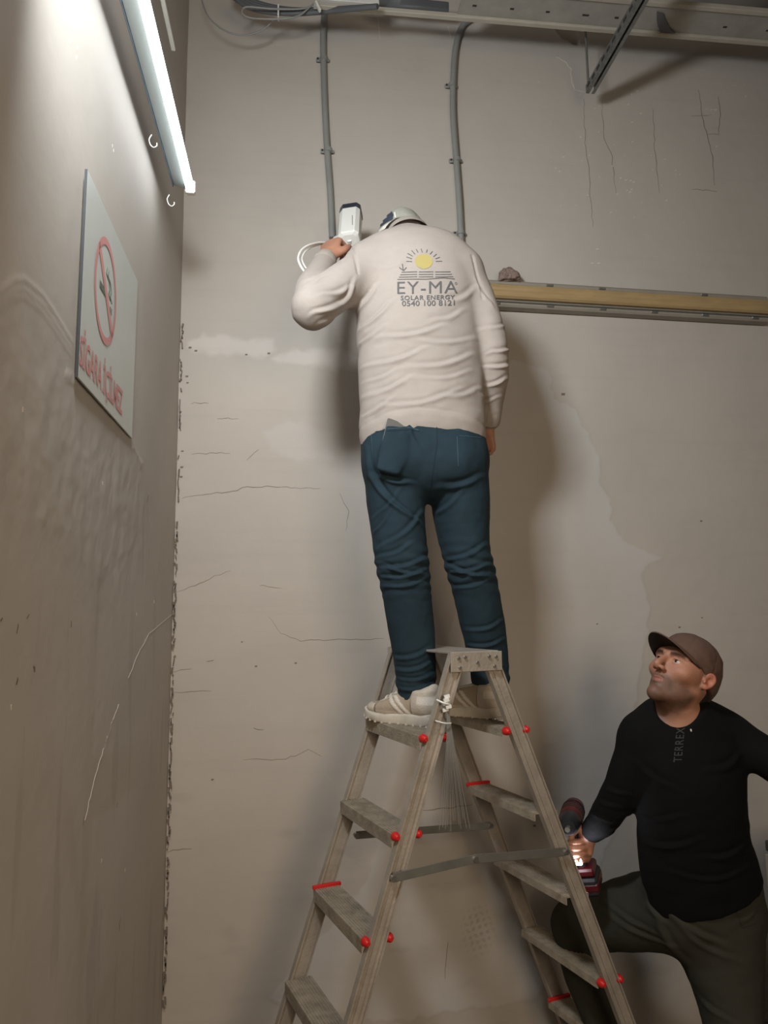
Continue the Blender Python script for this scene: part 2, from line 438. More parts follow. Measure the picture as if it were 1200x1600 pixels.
# ---------------------------------------------------------------- tube light near the left wall
TX, TZ, TY1 = (float(c) for c in (at(297, 294, 2.3)[0], at(297, 294, 2.3)[2], 2.3)); TY0 = 1.10
M['tube'] = mat('tube_glow', (1, 1, 1, 1), 0.4, emit=(0.84, 0.93, 1.0, 1), estr=TUBE_EMIT)
t = thing('tube_light', 'lit white fluorescent tube lamp hanging close to the left wall', 'lamp', (TX, TY0, TZ))
HX, HZ = TX - .026, TZ + .026
mb = MB()                                       # channel housing: top plate, two side lips, sloping bottom face
L_ = TY1 + .03 - TY0
c0 = np.array([HX - .018, (TY0 + TY1 + .03) / 2, HZ])
mb.prism([(-.012, .012), (-.056, .024), (-.056, .056), (-.010, .056)], (TX, TY0, TZ), (1, 0, 0), (0, 0, 1), (0, L_, 0))
mb.build('housing', mat('lamp_enamel', srgb(140, 144, 140), .5), t)
mb = MB(); mb.beam((TX - .059, TY0, TZ + .038), (TX - .059, TY1 + .03, TZ + .038), (0, 0, 1), .038, .003)
mb.build('side_lip', mat('lamp_lip', srgb(84, 90, 98), .5, .3), t)
MB().tube([(TX, TY0, TZ), (TX, TY1, TZ)], .0135, 16).build('glass_tube', M['tube'], t)
for yy in (TY0 - .012, TY1 + .012):
    MB().box((TX, yy, TZ + .008), (.016, 0, 0), (0, .012, 0), (0, 0, .022), .004).build('lamp_holder', M['white'], t)
for (px, py) in ((246, 228), (274, 320)):
    y_ = 2.04 if px < 250 else 2.28
    p = at(px - 10, py, y_) ; pts = [p + (0, 0, .035), p + (-.006, 0, .02), p + (-.002, 0, .004), p + (.008, 0, -.004), p + (.016, 0, .002), p + (.016, 0, .010)]
    MB().tube(spline(pts, 4), .0016, 8).build('hook', M['white'], t)
p = at(271, 78, 2.3)
tr = MB().beam(p, p + (0, -1.2, 0), (1, 0, 0), .014, .010, .002).build('pale_strip', M['whitepaint'])  # pale bar parallel to the lit tube
tag(tr, 'thin pale strip running above the lit tube', 'trunking')

# ---------------------------------------------------------------- no smoking sign
M['sign'] = mat('sign_sheet', srgb(196, 200, 194), 0.35, var=0.08, vscale=5)
M['signred'] = mat('sign_red', srgb(206, 140, 136), 0.5)
M['signgrn'] = mat('sign_dark_green', srgb(92, 104, 92), 0.5)
sy0, sy1 = 1.528, 2.068; sz0, sz1 = 2.084, 2.544
sx = lambda y: XL + .014 - .006 * (y - sy0) / (sy1 - sy0)
SU = nz((sx(sy1) - sx(sy0), sy1 - sy0, 0)); SN = nz(np.cross(SU, (0, 0, 1))); 
t = thing('no_smoking_sign', 'pale no smoking sign with red ring on the left wall', 'sign', (sx(sy0), sy0, sz0))
SO = np.array([sx(sy0), sy0, sz0]); SW, SH = np.linalg.norm((sx(sy1) - sx(sy0), sy1 - sy0)), sz1 - sz0
MB().box(SO + SU * SW / 2 + (0, 0, SH / 2) - SN * .002, SU * SW / 2, (0, 0, SH / 2), SN * .002).build('panel', M['sign'], t)
MB().box(SO - SU * .001 + (0, 0, SH / 2) - SN * .003, SU * .0008, (0, 0, SH / 2), SN * .0028).build('gap_shade_strip', mat('sign_gap_shade', srgb(60, 62, 66), .5), t)  # dark strip painting the shade of the gap behind the near edge
def sgn(px, py):                                # pixel -> sign plane (s, t)
    p = atX(px, py, XL + .02); return np.array([(p[1] - sy0) / (sy1 - sy0) * SW, p[2] - sz0])
def on_sign(s_, t_, off=.0012): return SO + SU * s_ + np.array([0, 0, t_]) + SN * off
rc = (sgn(151, 455) + sgn(188, 458)) / 2; rcv = (sgn(170, 369) + sgn(172, 543)) / 2
ra, rb = abs(sgn(188, 458)[0] - sgn(151, 455)[0]) / 2, abs(sgn(170, 369)[1] - sgn(172, 543)[1]) / 2
cs, ct = rc[0], rcv[1]
mb = MB(); n = 48; V = []
for k in range(n):
    a = 2 * math.pi * k / n
    for f in (1, .86): V.append(on_sign(cs + ra * f * math.cos(a), ct + rb * f * math.sin(a)))
mb.add(V, [[2 * k, (2 * k + 2) % (2 * n), (2 * k + 3) % (2 * n), 2 * k + 1] for k in range(n)])
q0, q1 = np.array([cs - ra * .72, ct + rb * .66]), np.array([cs + ra * .72, ct - rb * .66])
dd = nz(q1 - q0); nn = np.array([-dd[1], dd[0]]) * .011
mb.add([on_sign(*(q0 + nn)), on_sign(*(q1 + nn)), on_sign(*(q1 - nn)), on_sign(*(q0 - nn))], [[0, 1, 2, 3]])
mb.build('prohibition_ring', M['signred'], t)
mb = MB()
mb.add([on_sign(cs - ra * .55, ct + rb * .02, .0011), on_sign(cs - ra * .55, ct - rb * .11, .0011), on_sign(cs - .004, ct - rb * .11, .0011), on_sign(cs - .012, ct + rb * .02, .0011)], [[0, 1, 2, 3]])
for o_ in (.40, .52): mb.add([on_sign(cs + ra * o_, ct + rb * .02 - .02, .0011), on_sign(cs + ra * o_, ct - rb * .11 - .02, .0011), on_sign(cs + ra * (o_ + .07), ct - rb * .11 - .02, .0011), on_sign(cs + ra * (o_ + .07), ct + rb * .02 - .02, .0011)], [[0, 1, 2, 3]])
for o_ in (0, .016):
    P = spline([(cs + .004 + o_, ct + rb * .50), (cs - .0 + o_, ct + rb * .36), (cs + .024 + o_, ct + rb * .30), (cs + .034 + o_, ct + rb * .16), (cs + .028 + o_ , ct + rb * .06), (cs + .046 + o_, ct - .004)], 6)
    ribbon(mb, [on_sign(a, b, 0) for a, b in P], .006, SN, off=.001)
mb.build('cigarette_pictogram', M['signgrn'], t)

def text_mesh(body, bold=0.02, spacing=1.0):
    cu = bpy.data.curves.new('text', 'FONT'); cu.body = body; cu.offset = bold; cu.space_character = spacing; cu.resolution_u = 3
    o = bpy.data.objects.new('text', cu); COL.objects.link(o)
    bpy.context.view_layer.update()
    me = bpy.data.meshes.new_from_object(o.evaluated_get(bpy.context.evaluated_depsgraph_get()))
    bpy.data.objects.remove(o); bpy.data.curves.remove(cu)
    bm = bmesh.new(); bm.from_mesh(me); bmesh.ops.triangulate(bm, faces=bm.faces)
    V = np.array([v.co[:] for v in bm.verts]); Fc = [[v.index for v in f.verts] for f in bm.faces]
    bm.free(); bpy.data.meshes.remove(me)
    lo, hi = V.min(0), V.max(0)
    V = (V[:, :2] - lo[:2]) / (hi[:2] - lo[:2]); return V, Fc
def refine(V, Fc, maxlen):
    bm = bmesh.new()
    vs = [bm.verts.new((a, b, 0)) for a, b in V]
    for f in Fc:
        try: bm.faces.new([vs[i] for i in f])
        except Exception: pass
    for _ in range(6):
        es = [e for e in bm.edges if e.calc_length() > maxlen]
        if not es: break
        bmesh.ops.subdivide_edges(bm, edges=es, cuts=1); bmesh.ops.triangulate(bm, faces=[f for f in bm.faces if len(f.verts) > 3])
    bm.verts.index_update()
    V = np.array([v.co[:2] for v in bm.verts]); Fc = [[v.index for v in f.verts] for f in bm.faces]; bm.free()
    return V, Fc
V, Fc = text_mesh('SİGARA İÇİLMEZ', .02, .95)
a0, a1 = sgn(128, 560)[0], sgn(197, 640)[0]
tb_, tt_ = sgn(130, 583)[1], sgn(130, 505)[1]
MB().add([on_sign(a0 + (a1 - a0) * u, tb_ + (tt_ - tb_) * v) for u, v in V], Fc).build('lettering', M['signred'], t)

# ---------------------------------------------------------------- conduits on the back wall
def on_bw(px, py, off): return at(px, py, YB - off)
def conduit(pts, r, label, clips):
    P = spline([on_bw(x, y, .022) for x, y in pts], 8)
    t = thing('conduit_pipe', label, 'conduit', P[-1], 'grey conduits running down the back wall')
    MB().tube(P, r, 16).build('pipe', M['grey'], t)
    for (x, y) in clips:
        c = on_bw(x, y, .022); mb = MB()
        mb.tube([c + (0, 0, -.008), c + (0, 0, .008)], r + .003, 16)
        mb.box(c + (-r - .009, .008, 0), (.010, 0, 0), (0, .004, 0), (0, 0, .009), .002)
        mb.box(c + (r + .005, .008, 0), (.006, 0, 0), (0, .004, 0), (0, 0, .006), .002)
        cl = mb.build('clip', M['grey'], t)
        MB().tube([c + (-r - .012, .004, 0), c + (-r - .012, -.004, 0)], .003, 8).build('screw', M['dark'], cl)
conduit([(507, 22), (505, 60), (507, 150), (511, 230), (516, 300), (519, 372)], .0135, 'grey straight conduit pipe ending behind the white security camera', [(506, 92), (513, 235)])
conduit([(738, 28), (722, 42), (712, 75), (708, 130), (708, 180), (713, 250), (718, 320), (721, 388)], .0135, 'grey conduit pipe bent at its top, right of the man and camera', [(707, 133), (714, 250), (720, 364)])

# ---------------------------------------------------------------- cable tray across the top
TRY = 2.60
tl, trr = at(490, 8, TRY), at(1260, 72, TRY)
t = thing('cable_tray', 'long cream metal cable tray running across the top of the frame', 'cable tray', tl)
def tray_x(px): return tl[0] + (trr[0] - tl[0]) * (px - 490) / 770
def tz_(x): return tl[2] + (trr[2] - tl[2]) * (x - tl[0]) / (trr[0] - tl[0])
X0, X1 = tl[0], 2.6
def tp(x, dy, dz): return np.array([x, TRY + dy, tz_(x) + dz])
MB().beam(tp(X0, 0, 0), tp(X1, 0, 0), (0, 0, 1), .018, .022, .002).build('lower_flange', M['traypaint'], t)
xa = tray_x(700)
MB().beam(tp(xa, -.075, .004), tp(X1, -.075, .004), (0, 1, 0), .14, .004).build('tray_floor', mat('tray_side', srgb(166, 162, 154), .5, .2, var=.2, vscale=14), t)
MB().beam(tp(xa, -.15, .0), tp(X1, -.15, .0), (0, 1, 0), .022, .020, .002).build('upper_flange', M['traypaint'], t)
mb = MB()
for px in (722, 778, 832, 888, 892, 938, 1110, 1180):
    c = tp(tray_x(px), -.06, .0015); MB().box(c, (.008, 0, 0), (0, .004, 0), (0, 0, .0012), .0005).build('slot', M['dark'], t)
c = tp(tray_x(1010), -.06, -.004)
MB().prism([(-.05, -.05), (-.02, -.045), (.0, -.02), (.05, .03), (.08, .045), (.02, .05), (-.01, .02), (-.03, -.01)], c, (1, 0, 0), (0, 1, 0), (0, 0, .003)).build('torn_bracket', M['greydk'], t)
# junction part left of the tray with its dark opening and grey plaster behind
MB().beam(tp(X0 + .01, .0, .035), tp(tray_x(585), .0, .035), (0, 0, 1), .03, .02, .002).build('end_piece', M['whitepaint'], t)
jc = at(498, 10, TRY - .03)
MB().beam(jc + (-.012, 0, .02), jc + (.006, 0, -.02), (0, 1, 0), .016, .010, .002).build('latch', M['whitepaint'], t)
p = at(645, 0, TRY + .12)
bag = MB()
for k in range(5):
    bag.tube(spline([at(590, -4 + k * 3, TRY + .1 + .01 * k), at(640, 2 + k * 2, TRY + .08), at(700, 8 + k * 2, TRY + .1)], 5), .011, 8)
tag(bag.build('cable_bundle', M['greydk']), 'dark cables lying inside the cable tray opening', 'cable')

# strut channel pointing to the camera, with its rod
SZ = float(at(920, 140, 2.75)[2]); sA = at(922, 140, 2.75); sB = np.array([sA[0] , 1.9, SZ + .0])
t = thing('strut_channel', 'slotted galvanised strut channel jutting out under the cable tray', 'strut', sA)
mb = MB()
for dx in (-.018, .018): mb.beam(sA + (dx, 0, 0), sB + (dx, 0, 0), (0, 0, 1), .036, .003)
mb.beam(sA + (0, 0, .017), sB + (0, 0, .017), (1, 0, 0), .036, .003)
for dx in (-.011, .011): mb.beam(sA + (dx, 0, -.018), sB + (dx, 0, -.018), (1, 0, 0), .012, .003)
mb.build('channel', M['galv'], t)
mb = MB()
for k in range(16):
    yy = 2.72 - k * .05
    MB().box((sA[0] - .0200, yy, SZ), (.0012, 0, 0), (0, .013, 0), (0, 0, .006)).build('slot', M['dark'], t)
rp = at(919, 128, 2.72)
rod = MB().tube([rp, (rp[0], rp[1], ZC)], .005, 10).build('threaded_rod', M['steel']); tag(rod, 'thin steel rod holding up the end of the strut channel', 'rod')

# loose cables top left
mb = MB()
for k in range(4):
    P = [at(360, -22 + 5 * k, 2.7), at(395, 2 + 4 * k, 2.68), at(450, 15 + 2 * k, 2.66), at(510, 15 + k, 2.62), at(590, 10, 2.5)]
    mb.tube(spline(P, 8), .010, 8)
tag(mb.build('cable_bundle', M['greydk']), 'dark grey cable bundle sagging in from the top left to the tray', 'cable')
mb = MB()
P = [at(*p) for p in ((500, -8, 2.62), (480, 12, 2.62), (430, 14, 2.62), (385, 11, 2.62), (380, 22, 2.62), (400, 29, 2.62), (460, 27, 2.62), (490, 6, 2.62))]
mb.tube(spline(P, 8), .0035, 8); 
tag(mb.build('cable_loop', M['grey']), 'thin pale cable coiled in a flat loop below the cable bundle', 'cable')
MB_ = MB().tube(spline([at(*p) for p in ((312, -10, 2.7), (325, 25, 2.7), (350, 47, 2.7), (380, 55, 2.7), (410, 47, 2.68), (430, 28, 2.66))], 8), .003, 8)
tag(MB_.build('thin_wire', M['grey']), 'thin grey wire hanging in a wide arc at the top left', 'wire')
zc = at(435, 20, 2.64)
tag(MB().box(zc, (.003, 0, 0), (0, .016, 0), (0, 0, .024), .001).build('cable_tie', M['white']), 'pale cable tie around the hanging cable bundle', 'cable tie')

# ---------------------------------------------------------------- sealed light fitting on the back wall
f0, f1 = at(762, 452, 2.83), at(1262, 482, 2.83)
t = thing('batten_light', 'unlit yellowed sealed batten light fixed on the back wall', 'lamp', f0)
ax = nz(f1 - f0); up = nz(np.cross(ax, (0, -1, 0))) * -1
if up[2] < 0: up = -up
f1 = f0 + ax * 1.27
out = np.array([0, -1.0, 0])
prof = [(-.062, 0), (-.058, .030), (-.050, .036), (.050, .036), (.058, .030), (.062, 0)]
M['fixbody'] = mat('fitting_body', srgb(150, 142, 130), .5, var=.15, vscale=8)
M['fixlens'] = mat('yellowed_lens', srgb(176, 150, 108), .32, var=.22, vscale=7, stretch=(1, 1, 4))
back_of = f0 * [1, 0, 1] + np.array([0, YB - .008, 0])
MB().prism(prof, back_of, up, out, ax * 1.27).build('body', M['fixbody'], t)
lp = [(-.030, 0), (-.030, .018), (-.022, .026), (-.006, .029), (.004, .026), (.012, .029), (.026, .026), (.032, .018), (.032, 0)]
MB().prism(lp, back_of + out * .034 + ax * .014, up, out, ax * 1.242).build('diffuser', M['fixlens'], t)
MB().beam(back_of + out * .040 - up * .040, back_of + out * .040 - up * .040 + ax * 1.27, out, .012, .004).build('seam', M['steel'], t)
for i in range(6):
    for s_ in (-1, 1):
        if s_ == 1 and i in (0, 3, 5): continue
        c = back_of + ax * (.045 + .232 * i) + up * .046 * s_ + out * .030
        mb = MB(); mb.box(c, ax * .016, up * .006, out * .010, .003); cl = mb.build('clip', M['steel'], t)
MB().tube([back_of + ax * .006 + out * .055 - up * .02, back_of + ax * .006 + out * .055 + up * .025], .003, 8).build('end_spring', M['bolt'], t)

# lump of mortar on top of the fitting
bm = bmesh.new(); bmesh.ops.create_icosphere(bm, subdivisions=4, radius=1)
c = back_of + ax * .10 + up * .074 + out * .035
for v in bm.verts:
    n_ = float(fbm(np.array([v.co.x * 2 + 9]), np.array([v.co.y * 2 + 9]), np.array([v.co.z * 2 + 9]), 4)[0])
    k = .65 + .75 * n_
    v.co = Vector((v.co.x * .046 * k, v.co.y * .035 * k, max(-.55, v.co.z) * .036 * k))
me = bpy.data.meshes.new('mortar_lump'); bm.to_mesh(me); bm.free()
me.materials.append(mat('mortar', srgb(150, 128, 118), .95, var=.35, vscale=60, bump=.8, bscale=90))
o = bpy.data.objects.new('mortar_lump', me); COL.objects.link(o); o.location = Vector(c)
tag(o, 'rough brown mortar lump sitting on top of the batten light', 'rubble')

# ---------------------------------------------------------------- step ladder
A_ = math.radians(17); eL = np.array([math.cos(A_), math.sin(A_), 0]); sL = np.array([-math.sin(A_), math.cos(A_), 0]); zL = np.array([0, 0, 1.0])
NL0 = np.array([0.524, 2.145, 0]); LW = .41
def left_d(z): return -(.058 + .358 * (1.47 - z))
def right_d(z): return .048 + .405 * (1.47 - z)
def LP(d, w, z): return NL0 + eL * d + sL * w + zL * z
t = ladder = thing('step_ladder', 'tall aluminium double-sided step ladder with red plastic caps', 'ladder', LP(0, LW / 2, 0))
for df, nm in ((left_d, -1), (right_d, 1)):
    for w in (0, LW):
        spread = 0.0
        top, bot = LP(df(1.47), w, 1.47), LP(df(0.02), w, 0.02)
        mb = MB(); tdir = nz(np.cross(nz(bot - top), sL))
        mb.beam(top, bot, tdir, .046, .004)                      # web
        for q in (-.0215, .0215): mb.beam(top + tdir * q, bot + tdir * q, sL, .022, .004)   # flanges
        mb.beam(top - sL * (.004 if w == 0 else -.004) , bot - sL * (.004 if w == 0 else -.004), tdir, .012, .004)
        rail = mb.build('rail', M['alu'], t)
        MB().beam(bot + zL * .03, LP(df(0.0), w, 0.0), tdir, .052, .030, .004).build('rubber_foot', M['black'], rail)
for df, sg in ((left_d, -1), (right_d, 1)):
    for i, z in enumerate((1.25, 1.0, .75, .5, .25)):
        d = df(z); a, b = LP(d, .008, z), LP(d, LW - .008, z)
        mb = MB()
        mb.beam(a, b, eL, .082, .004)
        mb.beam(a + eL * sg * .040 - zL * .017, b + eL * sg * .040 - zL * .017, zL, .036, .004)
        mb.beam(a - eL * sg * .040 - zL * .010, b - eL * sg * .040 - zL * .010, zL, .022, .004)
        for k in range(9): mb.beam(a + eL * (-.034 + .0085 * k) + zL * .0028, b + eL * (-.034 + .0085 * k) + zL * .0028, eL, .003, .0016)
        st = mb.build('step', M['tread'], t)
        if not (sg == 1 and i in (1, 2)):
            for q in (-1, 1):
                c = LP(d + q * .033, -.004, z - .004)
                mb = MB(); mb.tube([c + sL * .012, c + sL * .004, c - sL * .006, c - sL * .012], [.012, .0125, .010, .005], 12); mb.build('end_cap', M['red'], st)
        if (sg == -1 and i in (2,)) or (sg == 1 and i in (1, 2, 4)):
            MB().box(LP(d, LW - .014, z + .006), eL * .046, sL * .006, zL * .006, .002).build('bracket_cap', M['red'], st)
mb = MB()                                                        # platform
mb.box(LP(0, LW / 2 + .0, 1.478), eL * .078, sL * (LW / 2 + .012), zL * .004, .002)
for w in (-.014, LW + .014):
    mb.box(LP(0, w, 1.452), eL * .086, sL * .003, zL * .028, .0015)
mb.build('platform', M['alu'], t)
for (d, z) in ((-.062, 1.464), (-.040, 1.466), (.040, 1.466), (.064, 1.464), (-.058, 1.437), (.058, 1.437), (.0, 1.45)):
    c = LP(d, -.018, z); MB().tube([c, c - sL * .005], [.0055, .004], 10).build('rivet', M['bolt'], t)
def brace(p0, pm, p1, off):
    mb = MB(); mb.beam(p0, pm, zL, .024, .003, .001); mb.beam(pm, p1, zL, .024, .003, .001)
    o = mb.build('spreader_brace', M['steel'], t)
    for p in (p0, pm, p1): MB().tube([p - sL * .008, p + sL * .004], .008, 12).build('bolt', M['bolt'], o)
def on_plane(px, py, w):                                         # pixel -> plane of the near (w=0) or far rails
    d = ray(px, py); P0 = LP(0, w, 0); k = np.dot(P0 - CAM, sL) / np.dot(d, sL); return CAM + d * k
brace(on_plane(614, 1372, -.02), on_plane(742, 1342, -.02), on_plane(884, 1331, -.02), 0)
brace(on_plane(556, 1305, LW - .025), on_plane(655, 1298, LW - .025), on_plane(766, 1290, LW - .025), 0)

# cable ties knotted round the near rail, hanging in a fan
kn = on_plane(699, 1100, -.03)
t = thing('cable_tie_bundle', 'bunch of thin white cable ties hanging from the near left ladder rail', 'cable ties', kn)
MB().tube(spline([kn + (-.03, 0, .012), kn + (-.012, -.012, .004), kn + (.004, -.008, .0), kn + (.008, .012, -.004)], 4), .003, 6).build('loop', M['white'], t)
MB().tube(spline([kn + (-.035, 0, -.045), kn + (-.012, -.014, -.05), kn + (.008, -.006, -.052)], 4), .002, 6).build('loop', M['white'], t)
mb = MB()
for k in range(5): mb.box(kn + (rr.uniform(-.006, .008), rr.uniform(-.006, .006), .02 - .009 * k), (.008, 0, .002), (0, .006, 0), (-.001, 0, .005), .001)
mb.build('tie_head', M['white'], t)
for k in range(12):
    u = (k - 5.5) / 5.5
    e_ = kn + np.array([.012 + u * .042, rr.uniform(-.01, .01), -.31 - rr.uniform(0, .03)])
    m_ = kn + np.array([.006 + u * .012, 0, -.12])
    mb = MB().tube(spline([kn + (.002 * u, 0, 0), m_, e_], 5), .0007, 5); mb.build('tie_tail', M['grey'], t)

# ================================================================ people: smooth blended bodies
class SDF:
    """signed-distance modelling on a rectilinear grid, meshed as one continuous surface"""
    def __init__(s): s.p = []
    def chain(s, P, A, B=None, U=(1, 0, 0), k=0.02, op='add', flat=(0, 0), n=4, res=True):
        P = np.array(P, float); m = len(P)
        A = np.full(m, A, float) if np.isscalar(A) else np.array(A, float)
        B = A if B is None else (np.full(m, B, float) if np.isscalar(B) else np.array(B, float))
        if m > 2 and n > 1:
            R = spline(np.column_stack([P, A, B]), n); P, A, B = R[:, :3], np.maximum(R[:, 3], .001), np.maximum(R[:, 4], .001)
        s.p.append((P, A, B, np.array(U, float), k, op, flat)); return s
    def ell(s, c, r, R=None, k=0.02, op='add'):
        s.p.append(('ell', np.array(c, float), np.array(r, float), np.eye(3) if R is None else R, k, op)); return s
    def cutplane(s, c, n):
        """remove what lies on the +n side of the plane"""
        s.p.append(('plane', np.array(c, float), nz(n))); return s
    @staticmethod
    def _comb(D, d, k, op):
        if op == 'add':
            h = np.maximum(k - np.abs(D - d), 0) / k; return np.minimum(D, d) - h * h * k * .25
        d = -d; h = np.maximum(k - np.abs(D - d), 0) / k; return np.maximum(D, d) + h * h * k * .25
    def eval(s, xs, ys, zs):
        D = np.full((len(xs), len(ys), len(zs)), 0.2, np.float32)
        def sub(lo, hi):
            return [slice(max(0, np.searchsorted(a, l) - 1), np.searchsorted(a, h) + 1) for a, l, h in zip((xs, ys, zs), lo, hi)]
        for pr in s.p:
            if isinstance(pr[0], str) and pr[0] == 'plane':
                _, c, n = pr
                d = (xs[:, None, None] - c[0]) * n[0] + (ys[None, :, None] - c[1]) * n[1] + (zs[None, None, :] - c[2]) * n[2]
                D = np.maximum(D, d.astype(np.float32)); continue
            if isinstance(pr[0], str):
                _, c, r, R, k, op = pr
                m = r.max() + k + .015; sl = sub(c - m, c + m)
                X, Y, Z = xs[sl[0]][:, None, None] - c[0], ys[sl[1]][None, :, None] - c[1], zs[sl[2]][None, None, :] - c[2]
                q = [R[0, i] * X + R[1, i] * Y + R[2, i] * Z for i in range(3)]
                k0 = np.sqrt(sum((q[i] / r[i]) ** 2 for i in range(3))); k1 = np.sqrt(sum((q[i] / r[i] ** 2) ** 2 for i in range(3))) + 1e-9
                D[tuple(sl)] = s._comb(D[tuple(sl)], k0 * (k0 - 1) / k1, k, op); continue
            P, A, B, U, k, op, flat = pr
            R_ = max(A.max(), B.max()) + k + .015
            lo, hi = P.min(0) - R_, P.max(0) + R_; SL = sub(lo, hi)
            loc = np.full([x.stop - x.start if x.stop <= n_ else n_ - x.start for x, n_ in zip(SL, D.shape)], 0.2, np.float32)
            gx, gy, gz = xs[SL[0]], ys[SL[1]], zs[SL[2]]
            for i in range(len(P) - 1):
                p0, p1 = P[i], P[i + 1]; ab = p1 - p0; L = np.linalg.norm(ab)
                if L < 1e-7: continue
                w = ab / L; u = nz(U - w * np.dot(U, w)); v = np.cross(w, u)
                r_ = max(A[i], A[i + 1], B[i], B[i + 1]) + k + .015
                l2, h2 = np.minimum(p0, p1) - r_, np.maximum(p0, p1) + r_
                sl = [slice(max(0, np.searchsorted(a, l) - 1), np.searchsorted(a, h) + 1) for a, l, h in zip((gx, gy, gz), l2, h2)]
                X, Y, Z = gx[sl[0]][:, None, None] - p0[0], gy[sl[1]][None, :, None] - p0[1], gz[sl[2]][None, None, :] - p0[2]
                qw = X * w[0] + Y * w[1] + Z * w[2]; t = np.clip(qw / L, 0, 1)
                qu = X * u[0] + Y * u[1] + Z * u[2]; qv = X * v[0] + Y * v[1] + Z * v[2]; qe = qw - t * L
                a = A[i] + (A[i + 1] - A[i]) * t; b = B[i] + (B[i + 1] - B[i]) * t; c = np.minimum(a, b)
                fl = (i == 0 and flat[0], i == len(P) - 2 and flat[1])
                if fl[0]: qc = np.where(qw < 0, 0, qe)
                elif fl[1]: qc = np.where(qw > L, 0, qe)
                else: qc = qe
                k0 = np.sqrt((qu / a) ** 2 + (qv / b) ** 2 + (qc / c) ** 2); k1 = np.sqrt((qu / a ** 2) ** 2 + (qv / b ** 2) ** 2 + (qc / c ** 2) ** 2) + 1e-6
                d = np.where(k0 < 1e-3, -c, k0 * (k0 - 1) / k1)
                if fl[0]: d = np.maximum(d, -qw)
                if fl[1]: d = np.maximum(d, qw - L)
                loc[tuple(sl)] = np.minimum(loc[tuple(sl)], d)
            D[tuple(SL)] = s._comb(D[tuple(SL)], loc, k, op)
        return D
    def bounds(s):
        lo, hi = np.full(3, 1e9), np.full(3, -1e9)
        for pr in s.p:
            if isinstance(pr[0], str):
                if pr[0] == 'plane' or pr[5] != 'add': continue
                lo = np.minimum(lo, pr[1] - pr[2].max()); hi = np.maximum(hi, pr[1] + pr[2].max())
            elif pr[5] == 'add':
                r = max(pr[1].max(), pr[2].max()); lo = np.minimum(lo, pr[0].min(0) - r); hi = np.maximum(hi, pr[0].max(0) + r)
        return lo - .02, hi + .02
    def mesh(s, h, fine=(), hf=.0025, smooth=3):
        """h: cell size; fine: boxes (lo, hi) where cells are hf"""
        lo, hi = s.bounds(); ax = []
        for i in range(3):
            g = [lo[i]]
            while g[-1] < hi[i]:
                f = any(b[0][i] - h <= g[-1] <= b[1][i] for b in fine); g.append(g[-1] + (hf if f else h))
            ax.append(np.array(g))
        D = s.eval(*ax); return surface_nets(D, *ax, smooth)

def surface_nets(D, xs, ys, zs, smooth):
    ins = D < 0; nx, ny, nz_ = D.shape
    c8 = [(i, j, k) for i in (0, 1) for j in (0, 1) for k in (0, 1)]
    cnt = sum(ins[i:nx - 1 + i, j:ny - 1 + j, k:nz_ - 1 + k].astype(np.int8) for i, j, k in c8)
    act = np.argwhere((cnt > 0) & (cnt < 8)); idx = np.full((nx - 1, ny - 1, nz_ - 1), -1, np.int32)
    idx[tuple(act.T)] = np.arange(len(act))
    val = {c: D[act[:, 0] + c[0], act[:, 1] + c[1], act[:, 2] + c[2]] for c in c8}
    acc = np.zeros((len(act), 3)); num = np.zeros(len(act))
    for a in c8:
        for d in range(3):
            if a[d] == 1: continue
            b = list(a); b[d] = 1; b = tuple(b); va, vb = val[a], val[b]
            m = (va < 0) != (vb < 0); t = np.where(m, va / np.where(m, va - vb, 1), 0)
            p = np.array(a, float)[None] + t[:, None] * (np.array(b) - np.array(a))[None]
            acc[m] += p[m]; num[m] += 1
    f = acc / num[:, None]
    V = np.stack([g[act[:, i]] + f[:, i] * (g[act[:, i] + 1] - g[act[:, i]]) for i, g in enumerate((xs, ys, zs))], -1)
    quads = []
    for d in range(3):
        e = [slice(None)] * 3; e2 = [slice(None)] * 3; e[d] = slice(0, -1); e2[d] = slice(1, None)
        a, b = ins[tuple(e)], ins[tuple(e2)]
        w = np.argwhere(a != b); o1, o2 = (d + 1) % 3, (d + 2) % 3
        w = w[(w[:, o1] > 0) & (w[:, o2] > 0) & (w[:, o1] < D.shape[o1] - 1) & (w[:, o2] < D.shape[o2] - 1)]
        q = []
        for s1, s2 in ((1, 1), (0, 1), (0, 0), (1, 0)):
            t = w.copy(); t[:, o1] -= s1; t[:, o2] -= s2; q.append(idx[tuple(t.T)])
        q = np.stack(q, -1); fl = ~a[tuple(w.T)]; q[fl] = q[fl][:, ::-1]; quads.append(q)
    Q = np.concatenate(quads); Q = Q[(Q >= 0).all(1)]
    for _ in range(smooth): V = lap(V, Q, .5)
    return V, Q
def lap(V, Q, f):
    n = len(V); a = Q.ravel(); b = np.roll(Q, -1, 1).ravel()
    S = np.stack([np.bincount(a, V[b, i], n) + np.bincount(b, V[a, i], n) for i in range(3)], -1)
    c = np.bincount(a, minlength=n) + np.bincount(b, minlength=n)
    return V * (1 - f) + f * S / np.maximum(c, 1)[:, None]
def vnormals(V, Q):
    fn = np.cross(V[Q[:, 2]] - V[Q[:, 0]], V[Q[:, 3]] - V[Q[:, 1]])
    N = np.stack([sum(np.bincount(Q[:, j], fn[:, i], len(V)) for j in range(4)) for i in range(3)], -1)
    return N / (np.linalg.norm(N, axis=1)[:, None] + 1e-12)
